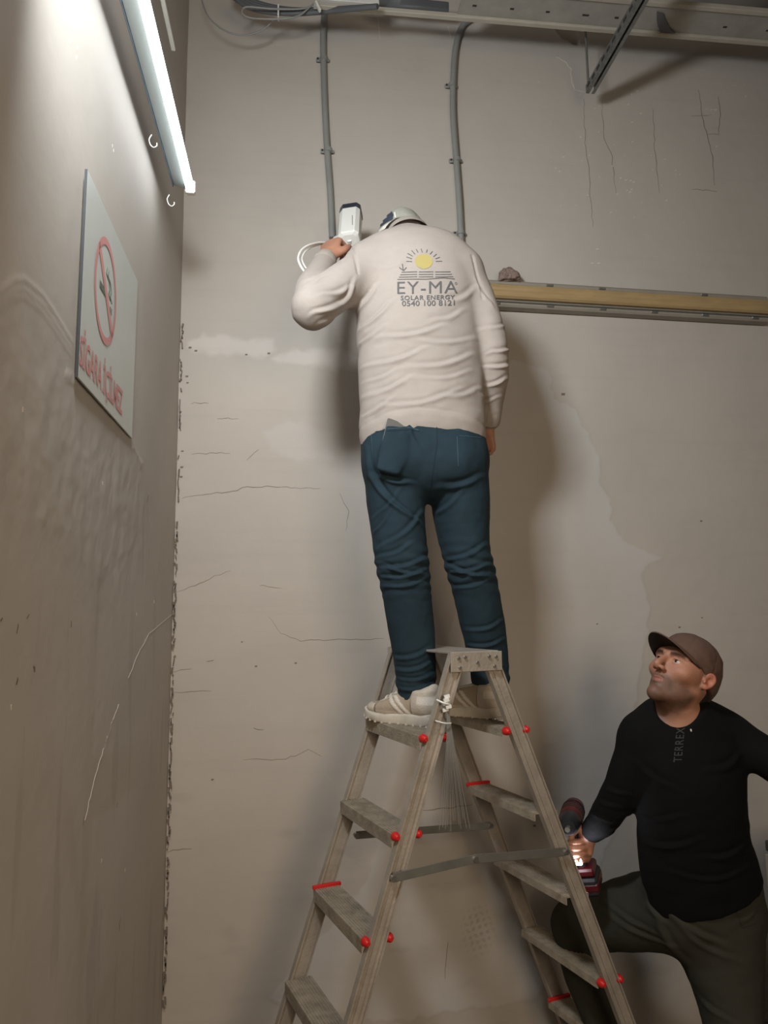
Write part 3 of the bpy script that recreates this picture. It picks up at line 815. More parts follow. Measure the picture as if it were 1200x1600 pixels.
def mesh_obj(name, V, Q, m, parent=None, col=None):
    me = bpy.data.meshes.new(name); k = Q.shape[1]
    me.vertices.add(len(V)); me.vertices.foreach_set('co', V.astype(np.float32).ravel())
    me.loops.add(Q.size); me.loops.foreach_set('vertex_index', Q.astype(np.int32).ravel())
    me.polygons.add(len(Q)); me.polygons.foreach_set('loop_start', np.arange(0, Q.size, k)); me.polygons.foreach_set('loop_total', np.full(len(Q), k))
    me.polygons.foreach_set('use_smooth', np.ones(len(Q), bool)); me.update()
    if col is not None:
        c = np.ones((len(V), 4), np.float32); c[:, :3] = col
        a = me.color_attributes.new('Col', 'FLOAT_COLOR', 'POINT'); a.data.foreach_set('color', c.ravel())
    me.materials.append(m); me.validate()
    o = bpy.data.objects.new(name, me); COL.objects.link(o)
    if parent is not None: attach(o, parent)
    return o
def folds(V, N, L, toward=(0, -1, 0)):
    """creases drawn over the near side: rows (x0,y0,x1,y1,depth Y,width m,height m)"""
    d = np.zeros(len(V)); face = sstep(.05, .45, N @ nz(toward))
    for x0, y0, x1, y1, Y, w, a in L:
        p, q = at(x0, y0, Y), at(x1, y1, Y); e = q - p; e2 = np.array([e[0], e[2]]); L2 = e2 @ e2
        rx, rz = V[:, 0] - p[0], V[:, 2] - p[2]
        t = np.clip((rx * e2[0] + rz * e2[1]) / L2, 0, 1)
        # slight sag of the crease line
        bow = .10 * math.sqrt(L2) * np.sin(t * math.pi)
        sd = (rx * -e2[1] + rz * e2[0]) / math.sqrt(L2) + bow
        al = np.maximum(np.maximum(-(rx * e2[0] + rz * e2[1]) / L2, (rx * e2[0] + rz * e2[1]) / L2 - 1), 0) * math.sqrt(L2)
        w = w * .72
        prof = np.exp(-(sd / w) ** 2) - .7 * np.exp(-((sd - w * 1.6) / w) ** 2)
        d += a * prof * np.exp(-(al / .02) ** 2) * face * np.sin(np.clip(t, .06, .94) * math.pi) ** .5
    return d * 1.1
class Proj:
    """drops pixel-drawn marks onto a mesh so that they lie on its surface"""
    def __init__(s, V, Q): s.b = BVHTree.FromPolygons([tuple(v) for v in V.astype(float)], Q.tolist())
    def hit(s, px, py, off=.0012):
        d = ray(px, py); l, n, i, _ = s.b.ray_cast(Vector(CAM), Vector(nz(d)))
        if l is None: return None, None
        n = np.array(n); n = n if np.dot(n, d) < 0 else -n
        return np.array(l) + n * off, n
    def strip(s, mb, pts, w, off=.0012, step=3, dash=0):
        P = dense(pts, step, 0) if step else pts; H = [s.hit(*p, off) for p in P]
        run = []
        def flush():
            if len(run) > 1:
                V = []
                for i, (p, n) in enumerate(run):
                    t = nz(run[min(i + 1, len(run) - 1)][0] - run[max(i - 1, 0)][0]); sd = nz(np.cross(t, n)) * w / 2
                    V += [p - sd, p + sd]
                mb.add(V, [[2 * i, 2 * i + 1, 2 * i + 3, 2 * i + 2] for i in range(len(run) - 1)], 0, True)
        for i, (p, n) in enumerate(H):
            if p is None or (dash and i % dash == dash - 1) or (run and np.linalg.norm(p - run[-1][0]) > .05):
                flush(); run = []
            if p is not None: run.append((p, n))
        flush()
    def patch(s, mb, V, Fc, off=.0012):
        H = [s.hit(x, y, off)[0] for x, y in V]; ok = [h is not None for h in H]
        mb.add([h if h is not None else (0, 0, 0) for h in H], [f for f in Fc if all(ok[i] for i in f)], 0, True)

def fan(poly, maxlen=4):
    V, Fc = refine(np.array(poly, float), [list(range(len(poly)))], maxlen); return V, Fc
def rowchain(rows, Yd=0):
    """rows: (y, xl, xr, Y, depth radius) -> points, half widths, depths"""
    P, A, B = [], [], []
    for y, xl, xr, Y, b in rows:
        l, r = at(xl, y, Y), at(xr, y, Y); P.append((l + r) / 2); A.append(np.linalg.norm(r - l) / 2); B.append(b)
    return P, A, B

SKIN = np.array(srgb(178, 128, 104)[:3]); SKIN2 = np.array(srgb(196, 146, 120)[:3])
M['skin'] = mat('skin', (.45, .25, .18, 1), .55, attr=True, var=.10, vscale=40, bump=.12, bscale=220)
M['skin'].node_tree.nodes['Principled BSDF'].inputs['Subsurface Weight'].default_value = .08
M['skin'].node_tree.nodes['Principled BSDF'].inputs['Subsurface Radius'].default_value = (.012, .005, .003)
M['sweat'] = mat('cream_sweatshirt_cloth', srgb(170, 160, 152), .92, var=.05, vscale=30, bump=.25, bscale=500, spec=.2)
M['rib'] = mat('cream_rib_knit', srgb(166, 156, 146), .92, bump=.3, bscale=600, spec=.2)
M['jeans'] = mat('teal_denim', srgb(38, 56, 66), .85, var=.22, vscale=18, bump=.25, bscale=600, spec=.25)
M['jeans2'] = mat('teal_denim_stitch', srgb(62, 88, 100), .85)
M['seamdk'] = mat('denim_seam', srgb(22, 38, 46), .9)
M['ink'] = mat('grey_print', srgb(92, 92, 94), .85)
M['sunink'] = mat('yellow_print', srgb(176, 156, 92), .85, var=.12, vscale=60, col2=srgb(166, 158, 104))
M['hair'] = mat('dark_hair', srgb(34, 27, 24), .8, var=.3, vscale=80, bump=.6, bscale=300)

# ---------------------------------------------------------------- man on the ladder
Y1 = 2.33
p1 = thing('person', 'person in cream sweatshirt and teal jeans standing high on the step ladder, seen from behind', 'person', LP(0, LW / 2, 1.27))
armL = [at(574, 418, 2.32), at(528, 452, 2.26), at(489, 481, 2.20), at(487, 455, 2.28), at(500, 425, 2.38), at(509, 406, 2.44)]
armR = [at(726, 428, 2.33), at(748, 476, 2.32), at(769, 540, 2.31), at(771, 585, 2.34), at(766, 632, 2.40), at(762, 662, 2.43)]
rows_t = [(398, 566, 720, 2.33, .088), (420, 556, 738, 2.33, .112), (450, 554, 748, 2.33, .122), (500, 556, 751, 2.33, .128), (550, 560, 752, 2.33, .128), (600, 562, 754, 2.33, .130), (640, 563, 756, 2.33, .138), (664, 561, 759, 2.33, .142)]
s = SDF(); P, A, B = rowchain(rows_t)
s.chain(P, A, B, k=.03, flat=(0, 1))
s.chain([at(572, 408, 2.33), at(600, 394, 2.34), at(640, 386, 2.35), at(690, 396, 2.34), at(722, 418, 2.33)], [.058, .062, .062, .062, .062], k=.04)
s.chain([at(638, 395, 2.36), at(630, 368, 2.40)], [.075, .066], [.07, .064], k=.035, flat=(0, 1))
s.chain(armL[:3], [.066, .070, .060], k=.045)
s.chain(armL[2:], [.060, .054, .044, .036], k=.03, flat=(0, 1))
s.chain(armR, [.064, .060, .052, .049, .041, .037], k=.028, flat=(0, 1))
# hem leaves the right side lower than the middle
V, Q = s.mesh(.0045, smooth=3); N = vnormals(V, Q)
zh = lambda x: np.interp(x, [at(px, 0, 2.2)[0] for px in (560, 600, 640, 700, 757)], [at(px, py, 2.2)[2] for px, py in ((560, 668), (600, 651), (640, 647), (700, 654), (757, 670))])
inb = (V[:, 0] < at(758, 600, 2.33)[0] + .012) & (V[:, 0] > at(540, 600, 2.3)[0]) & (V[:, 2] < at(640, 600, 2.2)[2])
zt = zh(V[:, 0]) + .0 ; zb = P[-1][2]; z6 = at(640, 600, 2.2)[2]
V[:, 2] = np.where(inb, z6 + (V[:, 2] - z6) * (zt - z6) / (zb - z6), V[:, 2])
N = vnormals(V, Q)
Lf = [(600, 520, 690, 508, 2.2, .010, .006), (575, 560, 660, 545, 2.2, .010, .006), (640, 572, 740, 548, 2.2, .011, .006), (566, 608, 640, 590, 2.2, .010, .006), (600, 630, 720, 606, 2.2, .010, .005), (568, 640, 610, 622, 2.2, .009, .007), (690, 620, 752, 600, 2.2, .010, .005), (560, 500, 610, 470, 2.2, .011, .008), (556, 470, 590, 440, 2.2, .010, .008), (556, 520, 600, 505, 2.2, .009, .006), (680, 500, 725, 480, 2.2, .010, .004), (700, 470, 748, 440, 2.2, .012, .005), (660, 590, 735, 575, 2.2, .009, .004), (590, 410, 640, 400, 2.2, .012, .003), (650, 530, 745, 520, 2.2, .010, .0045), (575, 585, 620, 575, 2.2, .008, .004),
      (505, 470, 545, 450, 2.2, .009, .006), (490, 500, 530, 478, 2.2, .008, .007), (472, 440, 500, 425, 2.2, .007, .006), (468, 455, 505, 440, 2.2, .008, .005), (500, 512, 540, 480, 2.2, .007, .006), (530, 480, 553, 440, 2.2, .008, .006),
      (765, 555, 798, 545, 2.3, .007, .007), (760, 575, 797, 570, 2.3, .007, .007), (762, 600, 790, 590, 2.3, .007, .006), (752, 520, 790, 510, 2.3, .008, .005), (756, 620, 780, 615, 2.3, .006, .004), (742, 450, 762, 480, 2.3, .008, .005)]
d = folds(V, N, Lf)
d += (fbm(V[:, 0] * 9, V[:, 1] * 9, V[:, 2] * 16, 3) - .5) * .014 * sstep(at(600, 420, 2.2)[2], at(600, 520, 2.2)[2], V[:, 2]) + (fbm(V[:, 0] * 7 + 3, V[:, 1] * 7, V[:, 2] * 9, 3) - .5) * .006
# armhole seams
for xa_, ya_, xb_, yb_ in ((549, 384, 557, 440), (736, 404, 752, 470)):
    p, q = at(xa_, ya_, 2.28), at(xb_, yb_, 2.28); e = (q - p)[[0, 2]]; r = V[:, [0, 2]] - p[[0, 2]]; t = np.clip(r @ e / (e @ e), 0, 1)
    dd = np.linalg.norm(r - t[:, None] * e, axis=1); d -= .005 * np.exp(-(dd / .004) ** 2)
# hem band
hz_ = (V[:, 2] - zh(V[:, 0])); d -= .0025 * np.exp(-((hz_ - .022) / .003) ** 2) * inb
V = V + N * d[:, None]
V = lap(V, Q, .35)
sweat = mesh_obj('sweatshirt', V, Q, M['sweat'], p1); PR = Proj(V, Q)
# collar stand
mb = MB(); c0, c1 = at(640, 378, 2.355), at(632, 352, 2.43); ax_ = nz(c1 - c0); cu_ = nz(np.cross(ax_, (0, 1, 0))); cv_ = np.cross(ax_, cu_)
Vc = []; nC = 40
prof = [(-.004, .078), (.018, .074), (.034, .072), (.040, .069), (.040, .064), (.01, .062)]
for h_, r_ in prof:
    for k in range(nC):
        a = 2 * math.pi * k / nC; Vc.append(c0 + ax_ * (h_ + .010 * math.cos(a - 1.4)) + (cu_ * math.cos(a) * r_ * 1.08 + cv_ * math.sin(a) * r_))
mb.add(Vc, [[i * nC + k, i * nC + (k + 1) % nC, (i + 1) * nC + (k + 1) % nC, (i + 1) * nC + k] for i in range(len(prof) - 1) for k in range(nC)], 0, True)
mb.build('collar', M['rib'], sweat)
for arm, r0 in ((armL, .039), (armR, .040)):
    a_, b_ = np.array(arm[-2]), np.array(arm[-1]); w_ = nz(b_ - a_)
    MB().tube([b_ - w_ * .045, b_ - w_ * .040, b_ - w_ * .01, b_ + w_ * .004, b_ + w_ * .006, b_ - w_ * .004], [r0 - .002, r0 + .002, r0 + .0015, r0 - .001, r0 - .006, r0 - .010], 24, cap=False).build('cuff', M['rib'], sweat)

# printed logo on the back
lg = lambda u, v: (600 + u * 140 / 1200, 370 + v * 130 / 1114)      # coordinates read off the enlarged photograph
mb = MB()
for a, b, c_, d_ in ((298, 330, 375, 334), (300, 272, 374, 296), (316, 224, 384, 264), (368, 186, 416, 236), (430, 170, 456, 214), (496, 162, 512, 212), (580, 172, 566, 214), (650, 196, 614, 236), (704, 232, 662, 268), (748, 274, 686, 298), (776, 328, 690, 330)):
    PR.strip(mb, [lg(a, b), lg(c_, d_)], .0026, step=2)
for P_ in ([(245, 365), (258, 450)], [(206, 412), (262, 456)], [(300, 412), (262, 456)]): PR.strip(mb, [lg(*q) for q in P_], .0032, step=2)
mb.build('sun_ray_print', M['ink'], sweat)
mb = MB(); V_, F_ = fan([lg(532 + 118 * math.cos(a), 332 + 100 * math.sin(a)) for a in np.linspace(0, 2 * math.pi, 28, endpoint=False)], 5); PR.patch(mb, V_, F_)
mb.build('sun_print', M['sunink'], sweat)
mb = MB()
for y, x0, x1 in ((472, 235, 890), (506, 218, 908), (538, 200, 925)):
    for a, b in ((x0, 443), (464, 660), (684, x1)): PR.strip(mb, [lg(a, y + (4 if a < 300 else 0)), lg(b, y - 2)], .0026, step=2)
PR.strip(mb, [lg(180, 572), lg(430, 568), lg(560, 570), lg(720, 556), lg(800, 552), lg(945, 566)], .0026, step=2)
mb.build('panel_print', M['ink'], sweat)
def print_text(body, x0, x1, yb, yt, bold, sp, nm, slope=0):
    V_, F_ = text_mesh(body, bold, sp); V_ = np.column_stack([x0 + (x1 - x0) * V_[:, 0], yb + (yt - yb) * V_[:, 1] + slope * V_[:, 0]])
    V_ = np.array([lg(*q) for q in V_]); V_, F_ = refine(V_, F_, 3.0); mb = MB(); PR.patch(mb, V_, F_, .0014); mb.build(nm, M['ink'], sweat)
print_text('EY-MA', 178, 982, 766, 604, .0, 1.12, 'name_print', -12)
print_text('SOLAR ENERGY', 224, 948, 852, 790, .02, 1.12, 'tagline_print', -12)
print_text('0540 100 8121', 242, 944, 932, 858, .012, 1.02, 'number_print', -10)
mb = MB(); PR.strip(mb, [lg(962 + 14 * math.cos(a), 628 + 16 * math.sin(a)) for a in np.linspace(0, 6.3, 14)], .0014, step=0); mb.build('mark_print', M['ink'], sweat)

# jeans
s = SDF()
P, A, B = rowchain([(640, 568, 752, 2.33, .118), (670, 565, 757, 2.33, .128), (700, 565, 760, 2.33, .136), (722, 567, 763, 2.33, .136)])
s.chain(P, A, B, k=.03, flat=(1, 0))
s.chain(*rowchain([(715, 572, 664, 2.33, .11), (780, 573, 664, 2.33, .108), (830, 580, 665, 2.32, .098), (862, 584, 668, 2.31, .090), (890, 590, 670, 2.30, .082), (930, 598, 673, 2.31, .078), (980, 607, 677, 2.33, .076), (1020, 613, 679, 2.335, .070), (1060, 618, 681, 2.335, .062), (1091, 622, 681, 2.335, .058)]), k=.018, flat=(0, 1))
s.chain(*rowchain([(715, 672, 760, 2.33, .11), (780, 675, 764, 2.34, .108), (830, 684, 763, 2.35, .098), (862, 692, 765, 2.35, .090), (890, 699, 771, 2.35, .082), (930, 711, 779, 2.37, .078), (980, 722, 787, 2.40, .074), (1020, 731, 793, 2.42, .068), (1050, 736, 795, 2.43, .060), (1070, 739, 795, 2.43, .056)]), k=.018, flat=(0, 1))
s.ell(at(614, 722, 2.285), (.085, .095, .09), k=.04); s.ell(at(708, 724, 2.285), (.085, .095, .09), k=.04)
ph0, ph1 = at(624, 655, 2.200), at(606, 735, 2.194)
s.chain([ph0 - nz(ph0 - ph1) * .034, ph1], [.036, .037], [.010, .011], U=(1, 0, .1), k=.022)
V, Q = s.mesh(.0045, smooth=2); N = vnormals(V, Q)
zk = at(620, 890, 2.3)[2]; za = at(640, 1060, 2.3)[2]; zc_ = at(640, 800, 2.3)[2]
kn_ = np.exp(-((V[:, 2] - zk) / .07) ** 2) + .9 * sstep(za + .05, za - .03, V[:, 2])
warp = fbm(V[:, 0] * 10, V[:, 1] * 10, V[:, 2] * 10, 3) * 2.2
ph = V[:, 2] * 165 + warp * 6 + V[:, 0] * 22
d = kn_ * .0058 * (np.abs(np.sin(ph * .5)) ** 1.5 - .4) * (.5 + fbm(V[:, 0] * 14, V[:, 1] * 14, V[:, 2] * 14, 2))
d += (fbm(V[:, 0] * 13, V[:, 1] * 13, V[:, 2] * 9, 3) - .5) * .010
Lf = [(582, 742, 660, 815, 2.22, .010, .010), (592, 800, 620, 770, 2.22, .007, .005), (600, 850, 660, 800, 2.22, .009, .006), (596, 868, 640, 850, 2.22, .008, .007), (590, 885, 664, 872, 2.22, .008, .008), (594, 900, 668, 888, 2.22, .007, .008), (600, 915, 668, 902, 2.22, .007, .006), (600, 880, 660, 896, 2.22, .006, .006), (680, 800, 720, 770, 2.22, .010, .006), (700, 872, 762, 850, 2.22, .009, .007), (706, 890, 768, 880, 2.22, .008, .008), (710, 880, 768, 898, 2.22, .007, .007), (714, 915, 770, 905, 2.22, .007, .005), (612, 1030, 672, 1015, 2.25, .008, .006), (616, 1048, 676, 1036, 2.25, .007, .007), (620, 1062, 678, 1055, 2.25, .006, .007), (622, 1078, 676, 1070, 2.25, .006, .006), (735, 985, 788, 970, 2.3, .008, .005), (738, 1010, 792, 1000, 2.3, .007, .006),
      (574, 700, 590, 760, 2.25, .008, .005), (690, 760, 750, 745, 2.22, .012, .006), (580, 835, 610, 790, 2.25, .007, .005), (640, 655, 655, 700, 2.2, .010, .004), (600, 745, 640, 752, 2.2, .008, .007)]
d += folds(V, N, Lf)
V = V + N * d[:, None]; V = lap(V, Q, .3)
jeans = mesh_obj('jeans', V, Q, M['jeans'], p1); PJ = Proj(V, Q)
for P_ in ([(578, 672), (640, 668), (654, 672)], [(580, 674), (584, 725)], [(714, 682), (716, 728)], [(718, 681), (752, 684)]):
    mb = MB(); PJ.strip(mb, P_, .0016, step=3); mb.build('pocket_stitch', M['jeans2'], jeans)
for P_, w_ in (([(682, 655), (683, 690), (676, 740), (671, 775)], .003), ([(568, 690), (574, 750), (580, 800)], .002), ([(577, 675), (640, 671), (656, 674)], .003)):
    mb = MB(); PJ.strip(mb, P_, w_, off=.001); mb.build('seam', M['seamdk'], jeans)
# phone in the back pocket
mb = MB(); ua = nz(at(642, 666, 2.19) - at(604, 654, 2.19)); T_, n_ = PJ.hit(623, 661, .004); B_, _n = PJ.hit(613, 700, -.013); wa = nz(T_ - B_)
mb.box(T_ - wa * .038, ua * .036, wa * .042, nz(np.cross(ua, wa)) * .0045, .003)
tag(mb.build('smartphone', mat('phone_case', srgb(96, 92, 88), .4)), 'flat grey phone sticking out of the back pocket of the teal jeans', 'phone')

# skin body, one continuous mesh
s = SDF()
P, A, B = rowchain(rows_t); s.chain(P, np.array(A) - .014, np.array(B) - .014, k=.03)
s.chain([P[-1], at(661, 725, 2.33)], [.165, .15], [.11, .10], k=.03)
hc1 = at(628, 380, 2.46)
s.chain([at(638, 396, 2.36), hc1], [.055, .055], k=.03)
R1 = np.column_stack([nz((1, -.15, 0)), nz((.15, .8, -.6)), nz(np.cross(nz((1, -.15, 0)), nz((.15, .8, -.6))))])
s.ell(hc1, (.076, .098, .10), R1, k=.02); s.ell(hc1 + R1 @ [0, .05, -.06], (.058, .05, .06), R1, k=.02); s.chain([hc1 + R1 @ [0, .095, -.02], hc1 + R1 @ [0, .115, -.045]], [.008, .012], k=.01)
for sx_ in (-1, 1): s.ell(hc1 + R1 @ [sx_ * .08, -.01, -.02], (.008, .02, .03), R1, k=.006)
s.chain(armL[:3], [.05, .050, .042], k=.03); s.chain(armL[2:], [.042, .038, .030, .025], k=.03)
s.chain(armR, [.05, .046, .038, .035, .028, .025], k=.02)
s.chain([at(616, 735, 2.33), at(628, 880, 2.30), at(648, 1060, 2.335), at(646, 1108, 2.33)], [.085, .058, .040, .036], k=.02)
s.chain([at(708, 735, 2.33), at(735, 880, 2.35), at(764, 1040, 2.42), at(764, 1098, 2.43)], [.085, .058, .040, .036], k=.02)
s.chain([at(646, 1110, 2.33), at(614, 1120, 2.40)], [.030, .022], k=.02); s.chain([at(762, 1102, 2.43), at(735, 1112, 2.48)], [.030, .022], k=.02)
# hands: palm, four bent fingers and thumb
def hand(s, w, fd, bk, side, curl, scale=1.0, spread=.0, thumb=None, rf=.0085):
    """w wrist point, fd finger direction, bk back-of-hand direction, side +1 when the thumb is on bk x fd"""
    fd = nz(fd); bk = nz(np.array(bk) - fd * np.dot(bk, fd)); ac = np.cross(bk, fd) * side
    T = lambda a, b, c: w + scale * (fd * a + ac * b + bk * c)
    s.chain([T(-.02, 0, 0), T(.02, 0, 0)], [.026 * scale, .032 * scale], [.022 * scale, .017 * scale], U=ac, k=.02)
    s.chain([T(.0, .0, 0), T(.04, .002, .002), T(.082, .0, .0)], [.026 * scale, .038 * scale, .040 * scale], [.019 * scale, .016 * scale, .013 * scale], U=ac, k=.014)
    for j, (b, L, sz) in enumerate(((.030, .074, 1), (.010, .082, 1.03), (-.011, .076, .98), (-.030, .060, .88))):
        c = curl[j]; p = T(.080 - .004 * abs(j - 1), b, .001); ang = 0; pts = [T(.055, b * .9, 0), p]; 
        for f_, c_ in zip((.45, .31, .24), (c, c * 1.1, c * .7)):
            ang += c_; dr = fd * math.cos(ang) - bk * math.sin(ang) + ac * spread * b * 8
            p = p + nz(dr) * L * f_ * scale; pts.append(p)
        s.chain(pts, [rf * sz * scale] * 2 + [rf * .98 * sz * scale, rf * .9 * sz * scale, rf * .78 * sz * scale], k=.005, n=3)
    th = thumb if thumb is not None else [(.012, .024, -.006), (.04, .047, -.016), (.066, .052, -.026), (.088, .046, -.036)]
    s.chain([T(*q) for q in th], [.014 * scale, .013 * scale, .010 * scale, .008 * scale], k=.010, n=3)
wl = armL[-1]; hand(s, wl + np.array([.004, .008, .012]), (.22, .45, .86), (-.55, -.75, .30), -1, (1.0, 1.05, 1.1, 1.1), 1.08)
wr = armR[-1]; hand(s, wr + np.array([-.006, .010, -.014]), (.06, .16, -.96), (.72, .62, .2), 1, (.45, .5, .6, .7), .95)
fl = [(np.minimum(wl, wl + (0, .1, .1)) - .05, np.maximum(wl, wl + (.05, .1, .1)) + .05), (wr + (-.06, -.03, -.2), wr + (.08, .1, .02))]
V, Q = s.mesh(.008, fl, .003, smooth=2)
col = np.ones((len(V), 3)) * SKIN; nn_ = fbm(V[:, 0] * 30, V[:, 1] * 30, V[:, 2] * 30, 3)[:, None]
col = col * (1 + .25 * (nn_ - .5))
mesh_obj('body', V, Q, M['skin'], p1, col)

# cap seen from behind
s = SDF(); s.ell(hc1 + R1 @ [0, -.004, .012], (.088, .112, .104), R1, k=.01)
s.cutplane(hc1 + R1 @ [0, -.02, -.030], -(R1 @ nz((0, .12, 1))))
V, Q = s.mesh(.0045, smooth=3); N = vnormals(V, Q); loc = (V - hc1) @ R1
ang = np.arctan2(loc[:, 1], loc[:, 0]); d = -.0016 * np.exp(-((((ang + math.pi / 6) % (math.pi / 3)) - math.pi / 6) / .035) ** 2) * sstep(.10, .085, loc[:, 2])
d += (fbm(V[:, 0] * 25, V[:, 1] * 25, V[:, 2] * 25, 3) - .5) * .008
V = V + N * d[:, None]
cap1 = mesh_obj('cap', V, Q, mat('grey_green_cap', srgb(158, 158, 146), .9, var=.1, vscale=20, bump=.3, bscale=400), p1); PC = Proj(V, Q)
mb = MB(); V_, F_ = fan([(586, 358), (587, 349), (592, 342), (600, 336), (608, 332), (613, 331), (615, 336), (614, 342), (606, 347), (597, 353), (589, 360)], 4); PC.patch(mb, V_, F_, .0016)
mb.build('strap_opening', mat('navy_lining', srgb(48, 54, 68), .8), cap1)
mb = MB(); PC.strip(mb, [(584, 364), (583, 352), (588, 342), (597, 334), (607, 329), (614, 328), (617, 332), (618, 340)], .005, .002, step=3); PC.strip(mb, [(587, 366), (597, 358), (608, 350), (618, 344)], .011, .002, step=3)
mb.build('strap', mat('pale_strap', srgb(206, 202, 192), .8), cap1)
MB_b = MB(); nb = 14; Vb = []
for lay in (0, -.004):
    for i in range(nb + 1):
        for j in range(5):
            a = (i / nb - .5) * math.pi * .86; t_ = j / 4
            Vb.append(hc1 + R1 @ [math.sin(a) * (.080 + .004 * t_), .10 * math.cos(a) + t_ * .066 * math.cos(a) ** .6, .004 - .022 * math.sin(a) ** 2 + lay - .012 * t_])
n5 = (nb + 1) * 5; Fb = [[i * 5 + j, (i + 1) * 5 + j, (i + 1) * 5 + j + 1, i * 5 + j + 1] for i in range(nb) for j in range(4)]
Fb += [[q + n5 for q in f][::-1] for f in Fb] + [[i * 5 + 4, (i + 1) * 5 + 4, (i + 1) * 5 + 4 + n5, i * 5 + 4 + n5] for i in range(nb)]
MB_b.add(Vb, Fb, 0, True).build('brim', M['sweat'], cap1)
# short hair at the nape and temples
s = SDF(); s.ell(hc1 + R1 @ [0, -.006, .0], (.080, .100, .102), R1, k=.01); s.cutplane(hc1 + R1 @ [0, .02, 0], R1 @ nz((0, 1, -.4))); s.cutplane(hc1 + R1 @ [0, 0, -.075], -R1[:, 2])
V, Q = s.mesh(.006, smooth=2); mesh_obj('hair', V, Q, M['hair'], p1)

# sneakers
M['shoe'] = mat('sneaker_upper', (.6, .55, .5, 1), .7, attr=True, var=.12, vscale=30, bump=.2, bscale=200)
M['sole'] = mat('sneaker_sole', srgb(214, 206, 192), .6, var=.2, vscale=30)
def sneaker(heel, fd, label, pitch=0.0, L=.285):
    fd = nz(fd); side = nz(np.cross(fd, (0, 0, 1))); up_ = np.cross(side, fd); T = lambda a, b, c: heel + fd * a * (L / .285) + side * b + up_ * c * 1.12
    Rl = np.column_stack([fd, side, up_])
    outl = [(.004, .0), (.006, .022), (.03, .034), (.09, .034), (.14, .038), (.19, .047), (.235, .046), (.268, .032), (.287, .010), (.289, -.008), (.275, -.030), (.24, -.043), (.19, -.044), (.13, -.034), (.07, -.033), (.02, -.032), (.006, -.018)]
    cur = spline(outl + [outl[0]], 4)[:-1]; n = len(cur)
    mb = MB(); lay = [(0.0, .94), (.004, 1.0), (.022, 1.02), (.029, .99), (.031, .90)]; V_ = []
    for z_, f in lay:
        for a, b in cur:
            rise = .016 * max(0, (a - .20) / .09) ** 2 + .004 * max(0, (.04 - a) / .04); thin = 1 - .28 * sstep(.1, .2, a)
            ca = .145; V_.append(T(ca + (a - ca) * (.985 + .015 * f if f > .95 else f), b * f, z_ * thin + rise))
    Fc = [[i * n + k, i * n + (k + 1) % n, (i + 1) * n + (k + 1) % n, (i + 1) * n + k] for i in range(len(lay) - 1) for k in range(n)] + [list(range(n))[::-1], [(len(lay) - 1) * n + k for k in range(n)]]
    mb.add(V_, Fc, 0, True)
    for k in range(0, n, 2):
        a, b = cur[k]; mb.box(T(a, b * 1.0, .001 + .016 * max(0, (a - .20) / .09) ** 2), fd * .003, side * .002, up_ * .0025)
    sole = mb.build('sole', M['sole'], p1)
    s = SDF()
    s.chain([T(.036, 0, .050), T(.09, 0, .052), T(.15, .001, .046), T(.20, .002, .038), T(.245, .002, .034), T(.262, .001, .034)], [.036, .037, .041, .045, .040, .030], [.040, .044, .038, .028, .021, .017], U=side, k=.015)
    s.chain([T(.045, 0, .06), T(.046, 0, .092)], [.038, .036], [.040, .043], U=side, k=.02, flat=(0, 1)); s.chain([T(.03, 0, .09), T(.012, 0, .104)], [.024, .014], [.012, .008], U=side, k=.02)
    s.chain([T(.10, 0, .075), T(.145, 0, .072)], [.026, .024], [.018, .012], U=side, k=.02)
    s.cutplane(T(.1, 0, .022), -up_)
    V, Q = s.mesh(.004, smooth=2); N = vnormals(V, Q); q = (V - heel) @ Rl; a, b, c = q[:, 0], q[:, 1], q[:, 2]
    base = np.array(srgb(206, 194, 178)[:3]); pan = np.array(srgb(178, 162, 142)[:3]); lt = np.array(srgb(226, 218, 206)[:3]); dk = np.array(srgb(120, 106, 92)[:3])
    col = np.ones((len(V), 3)) * pan; d = np.zeros(len(V))
    def put(m, cc, h):
        nonlocal d
        col[m] = cc; d = np.where(m, h, d)
    put(a < .075, base, .002); put((a > .225) & (c < .055), base, .002); put(c < .036, base, .0015)
    for k_ in (0, .028): put((np.abs(a - (.085 + k_) - (c - .03) * 1.1) < .009) & (c < .085), lt, .0025)
    put((np.abs(b) < .022) & (a > .10) & (a < .215) & (c > .05), lt, .001); put((a < .05) & (np.abs(c - .075) < .012), lt, .002)
    put((np.abs(a - .222) < .002), dk, 0); put((np.abs(a - .077) < .0018) & (c < .07), dk, 0)
    V = V + N * d[:, None]; V = lap(V, Q, .3)
    up = mesh_obj('sneaker', V, Q, M['shoe'], p1, col)
    for k in range(5):
        x_ = .115 + .02 * k; zz = np.interp(x_, [.10, .15, .20], [.094, .085, .067])
        MB().tube(spline([T(x_, -.024, zz - .010), T(x_ + .004, -.008, zz), T(x_ + .004, .008, zz), T(x_ + .008, .024, zz - .010)], 4), .0028, 6).build('lace', M['sole'], up)
    return up
sneaker(at(685, 1146, 2.245) * [1, 1, 0] + [0, 0, 1.254], (-.66, .75, 0), None)
sneaker(at(788, 1138, 2.36) * [1, 1, 0] + [0, 0, 1.254], (-.70, .71, 0), None)

